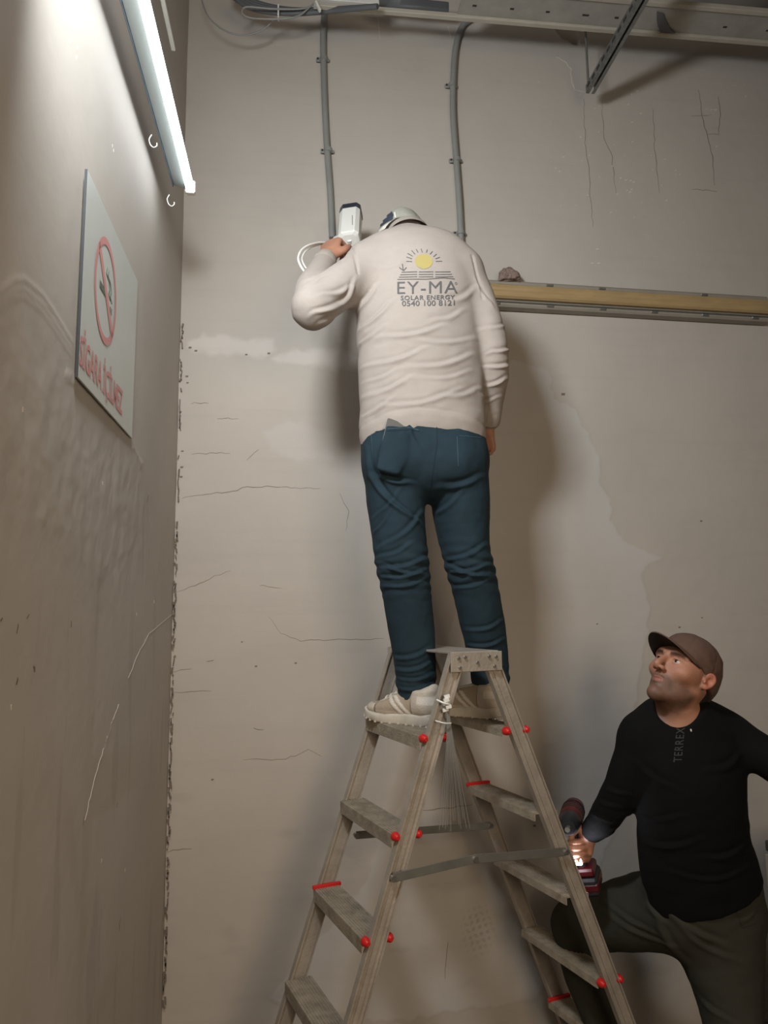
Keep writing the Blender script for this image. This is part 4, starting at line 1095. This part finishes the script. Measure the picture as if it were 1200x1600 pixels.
# ---------------------------------------------------------------- security camera held against the wall
t = thing('security_camera', 'white bullet security camera with dark visor held up beside the conduit', 'camera', at(545, 345, 2.72))
a0 = at(546, 330, 2.60); ax_ = nz(np.array([.02, .30, .22])); a1 = a0
u_ = nz(np.cross(ax_, (0, 0, 1))); v_ = np.cross(u_, ax_)
p_top, p_bot = at(549, 333, 2.66), at(546, 376, 2.56)
ax_ = nz(p_bot - p_top); L_ = np.linalg.norm(p_bot - p_top); u_ = nz(np.cross((0, 1, .25), ax_)); u_ = u_ if u_[0] > 0 else -u_; v_ = np.cross(ax_, u_)
def octo(w, h, c): return [(-w + c, -h), (w - c, -h), (w, -h + c), (w, h - c), (w - c, h), (-w + c, h), (-w, h - c), (-w, -h + c)]
def loft(mb, secs):
    n = 8; V_ = []
    for d_, w, h, c in secs:
        for a, b in octo(w, h, c): V_.append(p_top + ax_ * d_ + (u_ * math.cos(.35) + v_ * math.sin(.35)) * a + (v_ * math.cos(.35) - u_ * math.sin(.35)) * b)
    mb.add(V_, [[i * n + k, i * n + (k + 1) % n, (i + 1) * n + (k + 1) % n, (i + 1) * n + k] for i in range(len(secs) - 1) for k in range(n)] + [list(range(n))[::-1], [(len(secs) - 1) * n + k for k in range(n)]])
mb = MB(); loft(mb, [(.020, .039, .034, .013), (L_ - .010, .039, .034, .013), (L_ - .003, .036, .031, .012), (L_, .026, .023, .010)]); bodyc = mb.build('housing', M['white'], t)
mb = MB(); loft(mb, [(-.010, .040, .035, .013), (.020, .041, .036, .013)]); mb.build('visor', M['navy'], t)
mb = MB(); loft(mb, [(-.0125, .026, .023, .010), (-.008, .028, .025, .010)]); mb.build('lens_window', M['black'], t)
Vb_ = np.array(mb.v)
bm_ = bodyc.data; PCm = Proj(np.array([v.co[:] for v in bm_.vertices]), np.array([[p.vertices[0], p.vertices[i], p.vertices[i + 1]] for p in bm_.polygons for i in range(1, len(p.vertices) - 1)]))
mb = MB(); 
for k in range(7): PCm.strip(mb, [(550.4, 337 + 2.2 * k), (550.8, 338.3 + 2.2 * k)], .0028, .0008, step=0)
mb.build('maker_print', M['seamdk'], bodyc)
b0 = p_bot + np.array([0, 0, .004]); b1 = at(549, 388, 2.60); b2 = at(536, 392, 2.66)
MB().tube([b0, (b0 + b1) / 2, b1], [.010, .0085, .008], 14).build('ball_joint', M['white'], t)
MB().tube(spline([b1, at(545, 396, 2.62), b2, at(530, 384, 2.80), at(530, 380, 2.86)], 5), .009, 12).build('bracket_arm', M['white'], t)
wp = at(530, 380, 2.874); MB().tube([wp + (0, -.006, 0), wp + (0, .004, 0)], .032, 24).build('mount_plate', M['white'], t)
P = [(528, 384, 2.56), (505, 379, 2.52), (486, 382, 2.46), (472, 390, 2.42), (466, 403, 2.39), (470, 416, 2.37), (478, 428, 2.37), (484, 440, 2.38)]
o = MB().tube(spline([at(*q) for q in P], 6), .0042, 10).build('camera_cable', M['white']); tag(o, 'thick white camera cable looping out to the left of the raised hand', 'cable', None)
P = [(520, 384, 2.57), (503, 382, 2.53), (489, 385, 2.48), (477, 393, 2.44), (472, 404, 2.41), (475, 414, 2.39), (482, 424, 2.39), (490, 436, 2.40)]
o = MB().tube(spline([at(*q) for q in P], 6), .003, 10).build('camera_cable', M['white']); tag(o, 'thin white camera cable running inside the bend of the thicker one', 'cable', None)

# ---------------------------------------------------------------- man with the cordless drill
M['blackcloth'] = mat('black_jersey', srgb(12, 12, 13), .9, var=.1, vscale=30, bump=.2, bscale=500, spec=.2)
M['cargo'] = mat('olive_trousers', srgb(60, 60, 53), .9, var=.12, vscale=20, bump=.25, bscale=500, spec=.2)
M['capbrown'] = mat('brown_cap_cloth', srgb(98, 74, 62), .9, var=.1, vscale=20, bump=.3, bscale=500)
Y2 = 2.12
p2 = thing('person', 'person in black shirt and brown cap looking up, holding a drill beside the ladder', 'person', (1.05, 2.25, 0))
f_ = nz((-.76, -.37, .50)); u0 = nz((.40, .06, .90)); u_ = nz(u0 - f_ * np.dot(u0, f_)); l_ = np.cross(u_, f_)
RH = np.column_stack([l_, f_, u_]); HS = 1.0
HC = at(1068, 1052, 2.12)
def H(x, y, z): return HC + RH @ np.array([x, y, z]) * HS
neck0 = at(1072, 1128, 2.14)
# head and whole body, one mesh
s = SDF()
s.ell(H(0, -.012, .030), np.array([.075, .094, .088]) * HS, RH, k=.02)
s.ell(H(0, .032, -.025), (.060, .058, .078), RH, k=.02)
s.ell(H(0, .042, .030), (.055, .045, .040), RH, k=.02)
for q in (-1, 1):
    s.chain([H(q * .051, -.006, -.045), H(q * .046, .014, -.069), H(q * .024, .052, -.093), H(0, .076, -.103)], [.018, .016, .016, .017], k=.025)
    s.ell(H(q * .044, .060, -.024), (.022, .020, .018), RH, k=.02); s.ell(H(q * .052, .032, -.012), (.019, .036, .030), RH, k=.02)
    s.chain([H(q * .012, .090, .021), H(q * .030, .087, .027), H(q * .050, .070, .022)], [.0085, .009, .009], k=.012)
s.ell(H(0, .080, -.103), (.021, .016, .017), RH, k=.012)
s.ell(H(0, .030, -.078), (.046, .050, .030), RH, k=.02)
s.ell(H(0, .074, -.064), (.030, .018, .024), RH, k=.015)
s.chain([H(0, .086, .018), H(0, .100, -.004), H(0, .116, -.026), H(0, .113, -.034)], [.008, .0072, .0092, .0088], [.010, .010, .010, .009], U=l_, k=.010)
for q in (-1, 1): s.ell(H(q * .0125, .104, -.035), (.0072, .010, .0075), RH, k=.006)
for q in (-1, 1): s.ell(H(q * .008, .108, -.043), (.0038, .006, .004), RH, k=.004, op='sub')
for q in (-1, 1): s.ell(H(q * .032, .096, .002), (.0175, .013, .011), RH, k=.010, op='sub')
for q in (-1, 1):                                            # eyelids
    s.chain([H(q * .017, .079, .000), H(q * .026, .087, .0072), H(q * .038, .084, .0068), H(q * .047, .071, .001)], [.0028, .0034, .0034, .003], k=.004)
    s.chain([H(q * .017, .079, .000), H(q * .028, .084, -.0062), H(q * .039, .080, -.005), H(q * .047, .071, .001)], [.0026, .0028, .0028, .0026], k=.004)
s.chain([H(-.020, .087, -.063), H(-.009, .095, -.0595), H(0, .096, -.0605), H(.009, .095, -.0595), H(.020, .087, -.063)], [.0025, .0045, .004, .0045, .0025], k=.004)
s.chain([H(-.018, .087, -.068), H(0, .094, -.0725), H(.018, .087, -.068)], [.003, .0055, .003], k=.004)
s.chain([H(-.024, .092, -.0655), H(0, .104, -.0665), H(.024, .092, -.0655)], [.0012, .0022, .0012], k=.003, op='sub')
for q in (-1, 1):                                            # ears
    ro = nz(RH @ np.array([q * .9, -.45, .15])); fe = nz(RH @ np.array([q * .4, .85, .0])); ue = np.cross(ro, fe)
    ctr = H(q * .079, -.012, -.012)
    rim = [H(q * .074, .001, .000), H(q * .080, -.004, .014), H(q * .086, -.017, .016), H(q * .088, -.026, .004), H(q * .085, -.023, -.013), H(q * .079, -.011, -.027), H(q * .074, -.003, -.028)]
    s.chain(rim, [.0035, .0042, .0045, .0045, .0045, .0052, .0045], k=.006)
    s.chain([H(q * .074, -.006, .012), H(q * .079, -.014, .0), H(q * .075, -.008, -.018)], [.006, .010, .008], k=.006)
    s.ell(H(q * .086, -.010, -.006), (.008, .009, .012), RH, k=.004, op='sub')
    s.chain([H(q * .076, .001, -.006), H(q * .079, .002, -.014)], [.004, .0045], k=.004)
s.chain([H(0, -.030, -.030), H(0, -.022, -.085), neck0], [.054, .055, .062], k=.03)
# torso, arms and legs under the clothes
tor = [(1132, 1000, 1142, 2.16, .085), (1160, 984, 1156, 2.15, .105), (1210, 990, 1160, 2.14, .118), (1270, 998, 1161, 2.15, .118), (1330, 1001, 1170, 2.17, .118), (1392, 1010, 1186, 2.20, .122)]
arR = [at(1000, 1150, 2.16), at(985, 1195, 2.17), at(968, 1240, 2.19), at(942, 1282, 2.24), at(922, 1300, 2.30)]
arL = [at(1135, 1148, 2.16), at(1180, 1172, 2.10), at(1250, 1215, 2.02), at(1320, 1240, 1.97), at(1400, 1250, 1.95)]
P, A, B = rowchain(tor); s.chain(P, np.array(A) - .016, np.array(B) - .016, k=.03)
s.chain([at(1000, 1148, 2.16), at(1070, 1134, 2.16), at(1135, 1146, 2.16)], [.045, .05, .045], k=.03)
s.chain(arR, [.046, .043, .038, .032, .025], k=.02); s.chain(arL, [.046, .044, .040, .034, .027], k=.02)
thR = [at(1060, 1420, 2.24), at(1010, 1424, 2.34), at(950, 1434, 2.45), at(900, 1446, 2.52)]
shR = [at(900, 1446, 2.52), at(915, 1520, 2.51), at(945, 1600, 2.50), at(975, 1700, 2.49)]
lgL = [at(1120, 1430, 2.22), at(1130, 1500, 2.20), at(1142, 1580, 2.18), at(1150, 1680, 2.16), at(1158, 1800, 2.18)]
s.chain(thR, [.085, .08, .068, .055], k=.03); s.chain(shR, [.052, .046, .040, .034], k=.02); s.chain(lgL, [.09, .085, .07, .055, .045], k=.03)
s.chain([P[-1], at(1100, 1425, 2.22)], [.13, .12], [.10, .10], k=.03)
foot = lgL[-1]; s.chain([foot, (foot[0], foot[1], .10), (foot[0] - .02, foot[1] - .02, .05)], [.045, .036, .034], k=.02); s.chain([(foot[0] - .02, foot[1] - .02, .045), (foot[0] - .11, foot[1] - .14, .035)], [.034, .026], k=.02)
stepR = np.array([shR[-1][0] + .02, shR[-1][1] - .01, 0]); s.chain([shR[-1], stepR + (.0, .0, .09)], [.034, .036], k=.02); s.chain([stepR + (.0, .0, .05), stepR + (-.11, .08, .035)], [.032, .024], k=.02)
# right hand closed round the drill grip
g0, g1 = at(896, 1292, 2.34), at(909, 1352, 2.335); gd = nz(g1 - g0)
wR = at(918, 1304, 2.31)
cr = nz(np.cross(gd, (0, 1, 0))); cr = cr if cr[0] > 0 else -cr            # towards the picture's right
nr = np.array([0, -1.0, 0])
s.chain([arR[-1], wR], [.026, .027], k=.015)
s.chain([wR, at(913, 1322, 2.335)], [.027, .036], [.024, .017], U=gd, k=.015)
s.chain([at(914, 1308, 2.33), at(916, 1336, 2.335)], [.019, .017], k=.012)
for j, py in enumerate((1314, 1324, 1333.5, 1342)):
    k0 = at(917, py, 2.322); k1 = at(909, py + 1, 2.298); k2 = at(896, py + 2.2, 2.293); k3 = at(888, py + 3, 2.312)
    s.chain([k0, k1, k2, k3], [.0105, .0102, .0094, .0085], k=.004, n=3)
s.chain([at(914, 1303, 2.322), at(906, 1294, 2.305), at(897, 1300, 2.300), at(892, 1307, 2.305)], [.013, .0115, .010, .0085], k=.008, n=3)
# left hand, beyond the frame's edge
wq = arL[-1]; hand(s, wq, (1, -.05, .1), (0, -.2, 1), 1, (.3, .35, .4, .45))
fl = [(HC - .125, HC + .125), (at(880, 1360, 2.26), at(925, 1285, 2.36))]
V, Q = s.mesh(.009, fl, .0026, smooth=1)
q = (V - HC) @ RH; x, y, z = q.T; head = (np.linalg.norm(q, axis=1) < .165)
col = np.ones((len(V), 3)) * SKIN
nn_ = fbm(V[:, 0] * 40, V[:, 1] * 40, V[:, 2] * 40, 3)
stub = sstep(.0, .03, -.030 - z - .35 * np.maximum(0, .05 - y)) * sstep(-.01, .02, y + .01) * head
stub = np.maximum(stub, sstep(.004, .0, np.abs(z + .0515) - .004) * (np.abs(x) < .026) * (y > .08) * .6 * head)
stub = np.maximum(stub, head * sstep(.028, .012, np.abs(y - .004)) * sstep(.052, .064, np.abs(x)) * sstep(-.06, -.03, z) * (z < .02) * .35)
bd = np.array(srgb(74, 58, 50)[:3]); k_ = (stub * (.72 + .5 * (nn_ - .5)))[:, None]; col = col * (1 - k_) + bd * k_
cheek = (np.exp(-(((np.abs(x) - .042) / .022) ** 2 + ((z + .025) / .02) ** 2)) * head * (y > .03))[:, None] * .2; col = col * (1 - cheek) + np.array(srgb(196, 116, 96)[:3]) * cheek
lip = (np.abs(z + .0665) < .0085 - .2 * np.abs(x) * (np.abs(x) > .01)) & (np.abs(x) < .020) & (y > .0865) & head
col[lip] = np.array(srgb(156, 102, 88)[:3])
xe, ze = np.abs(x), z; br = np.exp(-((ze - (.0205 - 6 * (xe - .030) ** 2 + .06 * (xe - .03))) / .0055) ** 2) * sstep(.010, .015, xe) * sstep(.056, .048, xe) * (y > .05) * head
col = col * (1 - .9 * br[:, None]) + np.array(srgb(34, 26, 22)[:3]) * .9 * br[:, None]
hr = head * sstep(.018, -.006, y) * sstep(.055, .066, np.abs(x)) * (z > .0) * 1.0
col = col * (1 - .75 * hr[:, None]) + np.array(srgb(40, 32, 28)[:3]) * .75 * hr[:, None]
earm = head & (np.abs(x) > .078) & (np.abs(z) < .045); col[earm] = np.array(srgb(186, 120, 98)[:3])
mesh_obj('body', V, Q, M['skin'], p2, col)
M['eye'] = mat('eye_white', srgb(205, 196, 190), .15); M['iris'] = mat('eye_iris', srgb(36, 26, 22), .1)
for sx_ in (-1, 1):
    c = H(sx_ * .0315, .0745, .0005); mb = MB(); V_ = []
    gz = nz(f_ + u_ * .12 - l_ * .0)
    bm = bmesh.new(); bmesh.ops.create_uvsphere(bm, u_segments=20, v_segments=14, radius=.0118); V_ = [c + np.array(v.co) for v in bm.verts]; F_ = [[v.index for v in f.verts] for f in bm.faces]; bm.free()
    e = MB().add(V_, F_, 0, True).build('eye', M['eye'], p2)
    a = nz(np.cross(gz, (0, 0, 1))); b = np.cross(a, gz)
    V_ = [c + gz * .0124]; 
    for r_, h_ in ((.003, .0120), (.0056, .0105)): V_ += [c + gz * h_ + (a * math.cos(k * math.pi / 8) + b * math.sin(k * math.pi / 8)) * r_ for k in range(16)]
    MB().add(V_, [[0, 1 + k, 1 + (k + 1) % 16] for k in range(16)] + [[1 + k, 17 + k, 17 + (k + 1) % 16, 1 + (k + 1) % 16] for k in range(16)], 0, True).build('iris', M['iris'], e)
# hair under the cap's edge
s = SDF(); s.ell(H(0, -.014, .024), (.0785, .0975, .090), RH, k=.01); s.chain([H(0, -.07, -.02), H(0, -.055, -.055)], [.05, .045], k=.02); s.cutplane(H(0, .010, 0), RH @ nz((0, 1, .25))); s.cutplane(H(0, -.02, -.064), -u_)
s.ell(H(.088, -.008, -.008), (.026, .026, .034), RH, k=.004, op='sub'); s.ell(H(-.088, -.008, -.008), (.026, .026, .034), RH, k=.004, op='sub')
V, Q = s.mesh(.005, smooth=2); mesh_obj('hair', V, Q, M['hair'], p2)
# cap
s = SDF(); s.ell(H(0, -.012, .036), (.085, .106, .088), RH, k=.01); s.ell(H(0, -.055, -.01), (.072, .062, .07), RH, k=.02)
s.cutplane(H(0, .02, .012), -(RH @ nz((0, -.46, 1)))); 
V, Q = s.mesh(.004, smooth=3); N = vnormals(V, Q); q = (V - HC) @ RH; x, y, z = q.T
ang = np.arctan2(y + .012, x); d = -.0014 * np.exp(-((((ang + math.pi / 6) % (math.pi / 3)) - math.pi / 6) / .03) ** 2) * sstep(.125, .11, z)
rim_ = (z - .012) - .46 * (y - .02); d -= .0010 * np.exp(-((rim_ - .022) / .002) ** 2); d += (fbm(V[:, 0] * 22, V[:, 1] * 22, V[:, 2] * 22, 3) - .5) * .010
V = V + N * d[:, None]; cap2 = mesh_obj('cap', V, Q, M['capbrown'], p2)
nb = 20; nt_ = 8; Vb = []
for lay in (0, -.0035):
    for i in range(nb + 1):
        for j in range(nt_ + 1):
            a = (i / nb - .5) * math.pi * .80; t_ = j / nt_
            Vb.append(H(math.sin(a) * (.082 - .004 * t_), -.008 + .098 * math.cos(a) + t_ * .082 * max(0, math.cos(a * 1.22)) ** .55, .0455 * math.cos(a) + lay + .010 * t_ - .010 * t_ * t_))
m_ = (nb + 1) * (nt_ + 1); w_ = nt_ + 1
Ft = [[i * w_ + j, (i + 1) * w_ + j, (i + 1) * w_ + j + 1, i * w_ + j + 1] for i in range(nb) for j in range(nt_)]
brm = MB().add(Vb, Ft + [[i * w_ + nt_, (i + 1) * w_ + nt_, (i + 1) * w_ + nt_ + m_, i * w_ + nt_ + m_] for i in range(nb)], 0, True).build('brim', M['capbrown'], cap2)
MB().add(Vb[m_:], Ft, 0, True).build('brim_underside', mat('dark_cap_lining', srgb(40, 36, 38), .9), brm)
# shirt
s = SDF(); P, A, B = rowchain(tor)
s.chain(P, A, B, k=.03, flat=(0, 1))
s.chain([at(1002, 1148, 2.16), at(1035, 1134, 2.165), at(1070, 1126, 2.17), at(1105, 1130, 2.165), at(1135, 1144, 2.16)], [.058, .062, .062, .062, .060], k=.035)
s.chain([neck0 - nz(H(0, -.022, -.085) - neck0) * .03, neck0 + nz(H(0, -.022, -.085) - neck0) * .036], [.075, .066], k=.03, flat=(0, 1))
s.chain(arR, [.060, .056, .051, .044, .035], k=.03, flat=(0, 1)); s.chain(arL, [.062, .060, .055, .048, .040], k=.03, flat=(0, 1))
nkd = nz(H(0, -.022, -.085) - neck0); fr = nz((-.62, -.75, .0))
s.chain([neck0 + nkd * .060 + fr * .036, neck0 + nkd * .15 + fr * .030], [.058, .060], k=.008, op='sub')
V, Q = s.mesh(.006, smooth=3); N = vnormals(V, Q)
Lf = [(1000, 1290, 1060, 1275, 2.05, .010, .005), (1010, 1330, 1090, 1310, 2.05, .011, .005), (1100, 1340, 1172, 1320, 2.05, .011, .005), (1010, 1200, 1050, 1230, 2.05, .011, .004), (1100, 1200, 1158, 1180, 2.05, .011, .006), (1060, 1370, 1170, 1360, 2.05, .009, .004), (955, 1235, 985, 1245, 2.1, .008, .006), (950, 1260, 975, 1268, 2.1, .008, .006), (940, 1280, 960, 1290, 2.1, .007, .005)]
d = folds(V, N, Lf) + (fbm(V[:, 0] * 9, V[:, 1] * 9, V[:, 2] * 12, 3) - .5) * .012
V = V + N * d[:, None]
shirt = mesh_obj('long_sleeve_shirt', V, Q, M['blackcloth'], p2); PS = Proj(V, Q)
V_, F_ = text_mesh('TERREX', .01, 1.15)
P_ = np.array([(1066 + 3.5 * a - (1 - b) * 0 - 13 * b * 1.0 + 0 * a, 1188 - 62 * a) for a, b in V_])
P_ = np.array([(1050 + 13 * (1 - b) + 5 * a, 1188 - 62 * a) for a, b in V_])
P_ = np.array([(1052 + 13 * (1 - b) + 5 * a, 1191 - 54 * a) for a, b in V_])
V2, F2 = refine(P_, F_, 3); mb = MB(); PS.patch(mb, V2, F2, .0013); mb.build('chest_print', mat('dull_grey_print', srgb(48, 46, 46), .8), shirt)
mb = MB(); PS.strip(mb, [(1079, 1139), (1080, 1143)], .004, step=1); mb.build('chest_mark', M['chip'], shirt)
# trousers
s = SDF(); s.chain(*rowchain([(1368, 1006, 1184, 2.20, .118), (1400, 1010, 1187, 2.21, .122), (1430, 1025, 1188, 2.22, .12)]), k=.03, flat=(1, 0))
s.chain(thR, [.115, .112, .096, .080], k=.035); s.chain(shR, [.078, .070, .064, .060], k=.02, flat=(0, 1))
s.chain(*rowchain([(1430, 1052, 1188, 2.22, .11), (1480, 1062, 1187, 2.21, .11), (1530, 1084, 1186, 2.20, .10), (1600, 1104, 1184, 2.18, .088), (1680, 1112, 1184, 2.16, .075), (1790, 1118, 1184, 2.16, .065)]), k=.03, flat=(0, 1))
V, Q = s.mesh(.0065, smooth=2); N = vnormals(V, Q)
Lf = [(1020, 1400, 1050, 1450, 2.1, .010, .008), (1035, 1385, 1070, 1420, 2.1, .009, .008), (1042, 1412, 1130, 1475, 2.1, .011, .006), (1060, 1440, 1150, 1500, 2.1, .010, .005), (950, 1412, 980, 1424, 2.35, .008, .005), (945, 1425, 1000, 1436, 2.35, .009, .005), (1040, 1430, 1090, 1520, 2.1, .010, .005), (990, 1380, 1015, 1375, 2.1, .008, .006), (1095, 1560, 1150, 1600, 2.1, .009, .005), (1150, 1440, 1184, 1420, 2.1, .009, .004)]
d = folds(V, N, Lf) + (fbm(V[:, 0] * 10, V[:, 1] * 10, V[:, 2] * 10, 3) - .5) * .012
V = V + N * d[:, None]; V = lap(V, Q, .3)
trs = mesh_obj('trousers', V, Q, M['cargo'], p2); PT = Proj(V, Q)
mb = MB(); PT.strip(mb, [(1143, 1395), (1150, 1425), (1160, 1450), (1182, 1442)], .002); mb.build('pocket_seam', mat('olive_seam', srgb(40, 40, 34), .9), trs)
for nm_, c_, fd_ in (('shoe', (foot[0] - .0, foot[1], 0), (-.6, -.8, 0)), ('shoe', stepR, (-.82, .57, 0))):
    c_ = np.array(c_, float); fd_ = nz(fd_); sd_ = np.cross(fd_, (0, 0, 1)); s = SDF()
    s.chain([c_ + fd_ * -.05 + (0, 0, .05), c_ + fd_ * .05 + (0, 0, .048), c_ + fd_ * .17 + (0, 0, .036)], [.040, .044, .040], [.048, .045, .032], U=sd_, k=.02)
    s.chain([c_ + (0, 0, .06), c_ + (0, 0, .10)], [.045, .045], k=.02); s.cutplane(c_ + (0, 0, .002), (0, 0, -1.))
    V, Q = s.mesh(.007, smooth=2); mesh_obj(nm_, V, Q, M['black'], p2)

# ---------------------------------------------------------------- cordless impact driver
M['dred'] = mat('drill_red', srgb(84, 18, 24), .4, var=.15, vscale=40); M['dblk'] = mat('drill_rubber', srgb(30, 30, 34), .6)
t = thing('cordless_drill', 'red and black cordless drill with its work light lit, held beside the ladder rail', 'drill', at(905, 1320, 2.34))
dh = at(893, 1276, 2.35); dv = nz((-.40, -.75, -.10))             # drilling direction, towards the camera's left
du = nz(np.cross(dv, gd)); dn = np.cross(dv, du)
mb = MB(); mb.tube([dh - dv * .085, dh - dv * .080, dh - dv * .03, dh + dv * .03, dh + dv * .040], [.022, .032, .036, .036, .032], 20); b_ = mb.build('motor_housing', M['dred'], t)
mb = MB(); mb.tube([dh + dv * .036, dh + dv * .045, dh + dv * .075, dh + dv * .088, dh + dv * .090], [.034, .033, .029, .022, .012], 20); mb.build('gear_nose', mat('gear_nose', srgb(50, 52, 56), .35, .4), t)
MB().tube([dh + dv * .088, dh + dv * .105], .008, 12).build('bit_chuck', M['bolt'], t)
for k in range(4): MB().tube([dh - dv * (.05 - .016 * k), dh - dv * (.045 - .016 * k)], .0368, 20).build('vent_ring', M['dblk'], b_)
s = SDF(); s.chain([g0 - gd * .01, (g0 + g1) / 2, g1 + gd * .02], [.020, .0175, .020], [.024, .021, .026], U=du, k=.015); V, Q = s.mesh(.004, smooth=1); mesh_obj('handle', V, Q, M['dblk'], t)
MB().box(g0 - gd * .002 + dv * .026, gd * .014, dv * .006, du * .006, .003).build('trigger', M['dblk'], t)
bc = at(916, 1368, 2.335)
mb = MB(); mb.box(at(913, 1356, 2.335), gd * .012, dv * .045, du * .034, .006); mb.build('foot_plate', M['dred'], t)
mb = MB(); mb.box(at(918, 1376, 2.335), gd * .026, dv * .056, du * .038, .007); bt = mb.build('battery', M['dblk'], t)
mb = MB(); mb.box(at(918, 1376, 2.335), gd * .012, dv * .0575, du * .0395, .004); mb.build('battery_stripe', M['dred'], bt)
lp_ = at(902, 1347, 2.292)
MB().box(lp_, gd * .009, dv * .004, du * .014, .002).build('work_light', mat('work_light_glow', (1, 1, 1, 1), .3, emit=(.88, .90, 1, 1), estr=14), t)
pl = bpy.data.lights.new('work_light_lamp', 'SPOT'); pl.energy = 1.1; pl.color = (.85, .88, 1); pl.spot_size = 2.6; pl.spot_blend = .6; pl.shadow_soft_size = .006
po = bpy.data.objects.new('work_light_lamp', pl); COL.objects.link(po); po.location = lp_ + dv * .012; po.rotation_euler = Vector(nz(dv * .6 - gd * .75)).to_track_quat('-Z', 'Y').to_euler()

# white edged panel at the right border
q0, q1 = at(1196, 1330, 2.5), at(1197, 1520, 2.5)
t = thing('metal_cabinet', 'white edged cabinet just entering the frame at the right border', 'cabinet', (q0[0] + .2, 2.34, 0))
zt_ = q0[2]
MB().box((q0[0] + .215, 2.34, zt_ / 2), (.205, 0, 0), (0, .155, 0), (0, 0, zt_ / 2 - .005), .004).build('body', M['greydk'], t)
MB().box((q0[0] + .006, 2.495, zt_ / 2), (.006, 0, 0), (0, .010, 0), (0, 0, zt_ / 2 - .01), .002).build('edge_trim', M['white'], t)
MB().box((q0[0] + .217, 2.34, zt_ + .018), (.215, 0, 0), (0, .165, 0), (0, 0, .018), .004).build('top', M['greydk'], t)
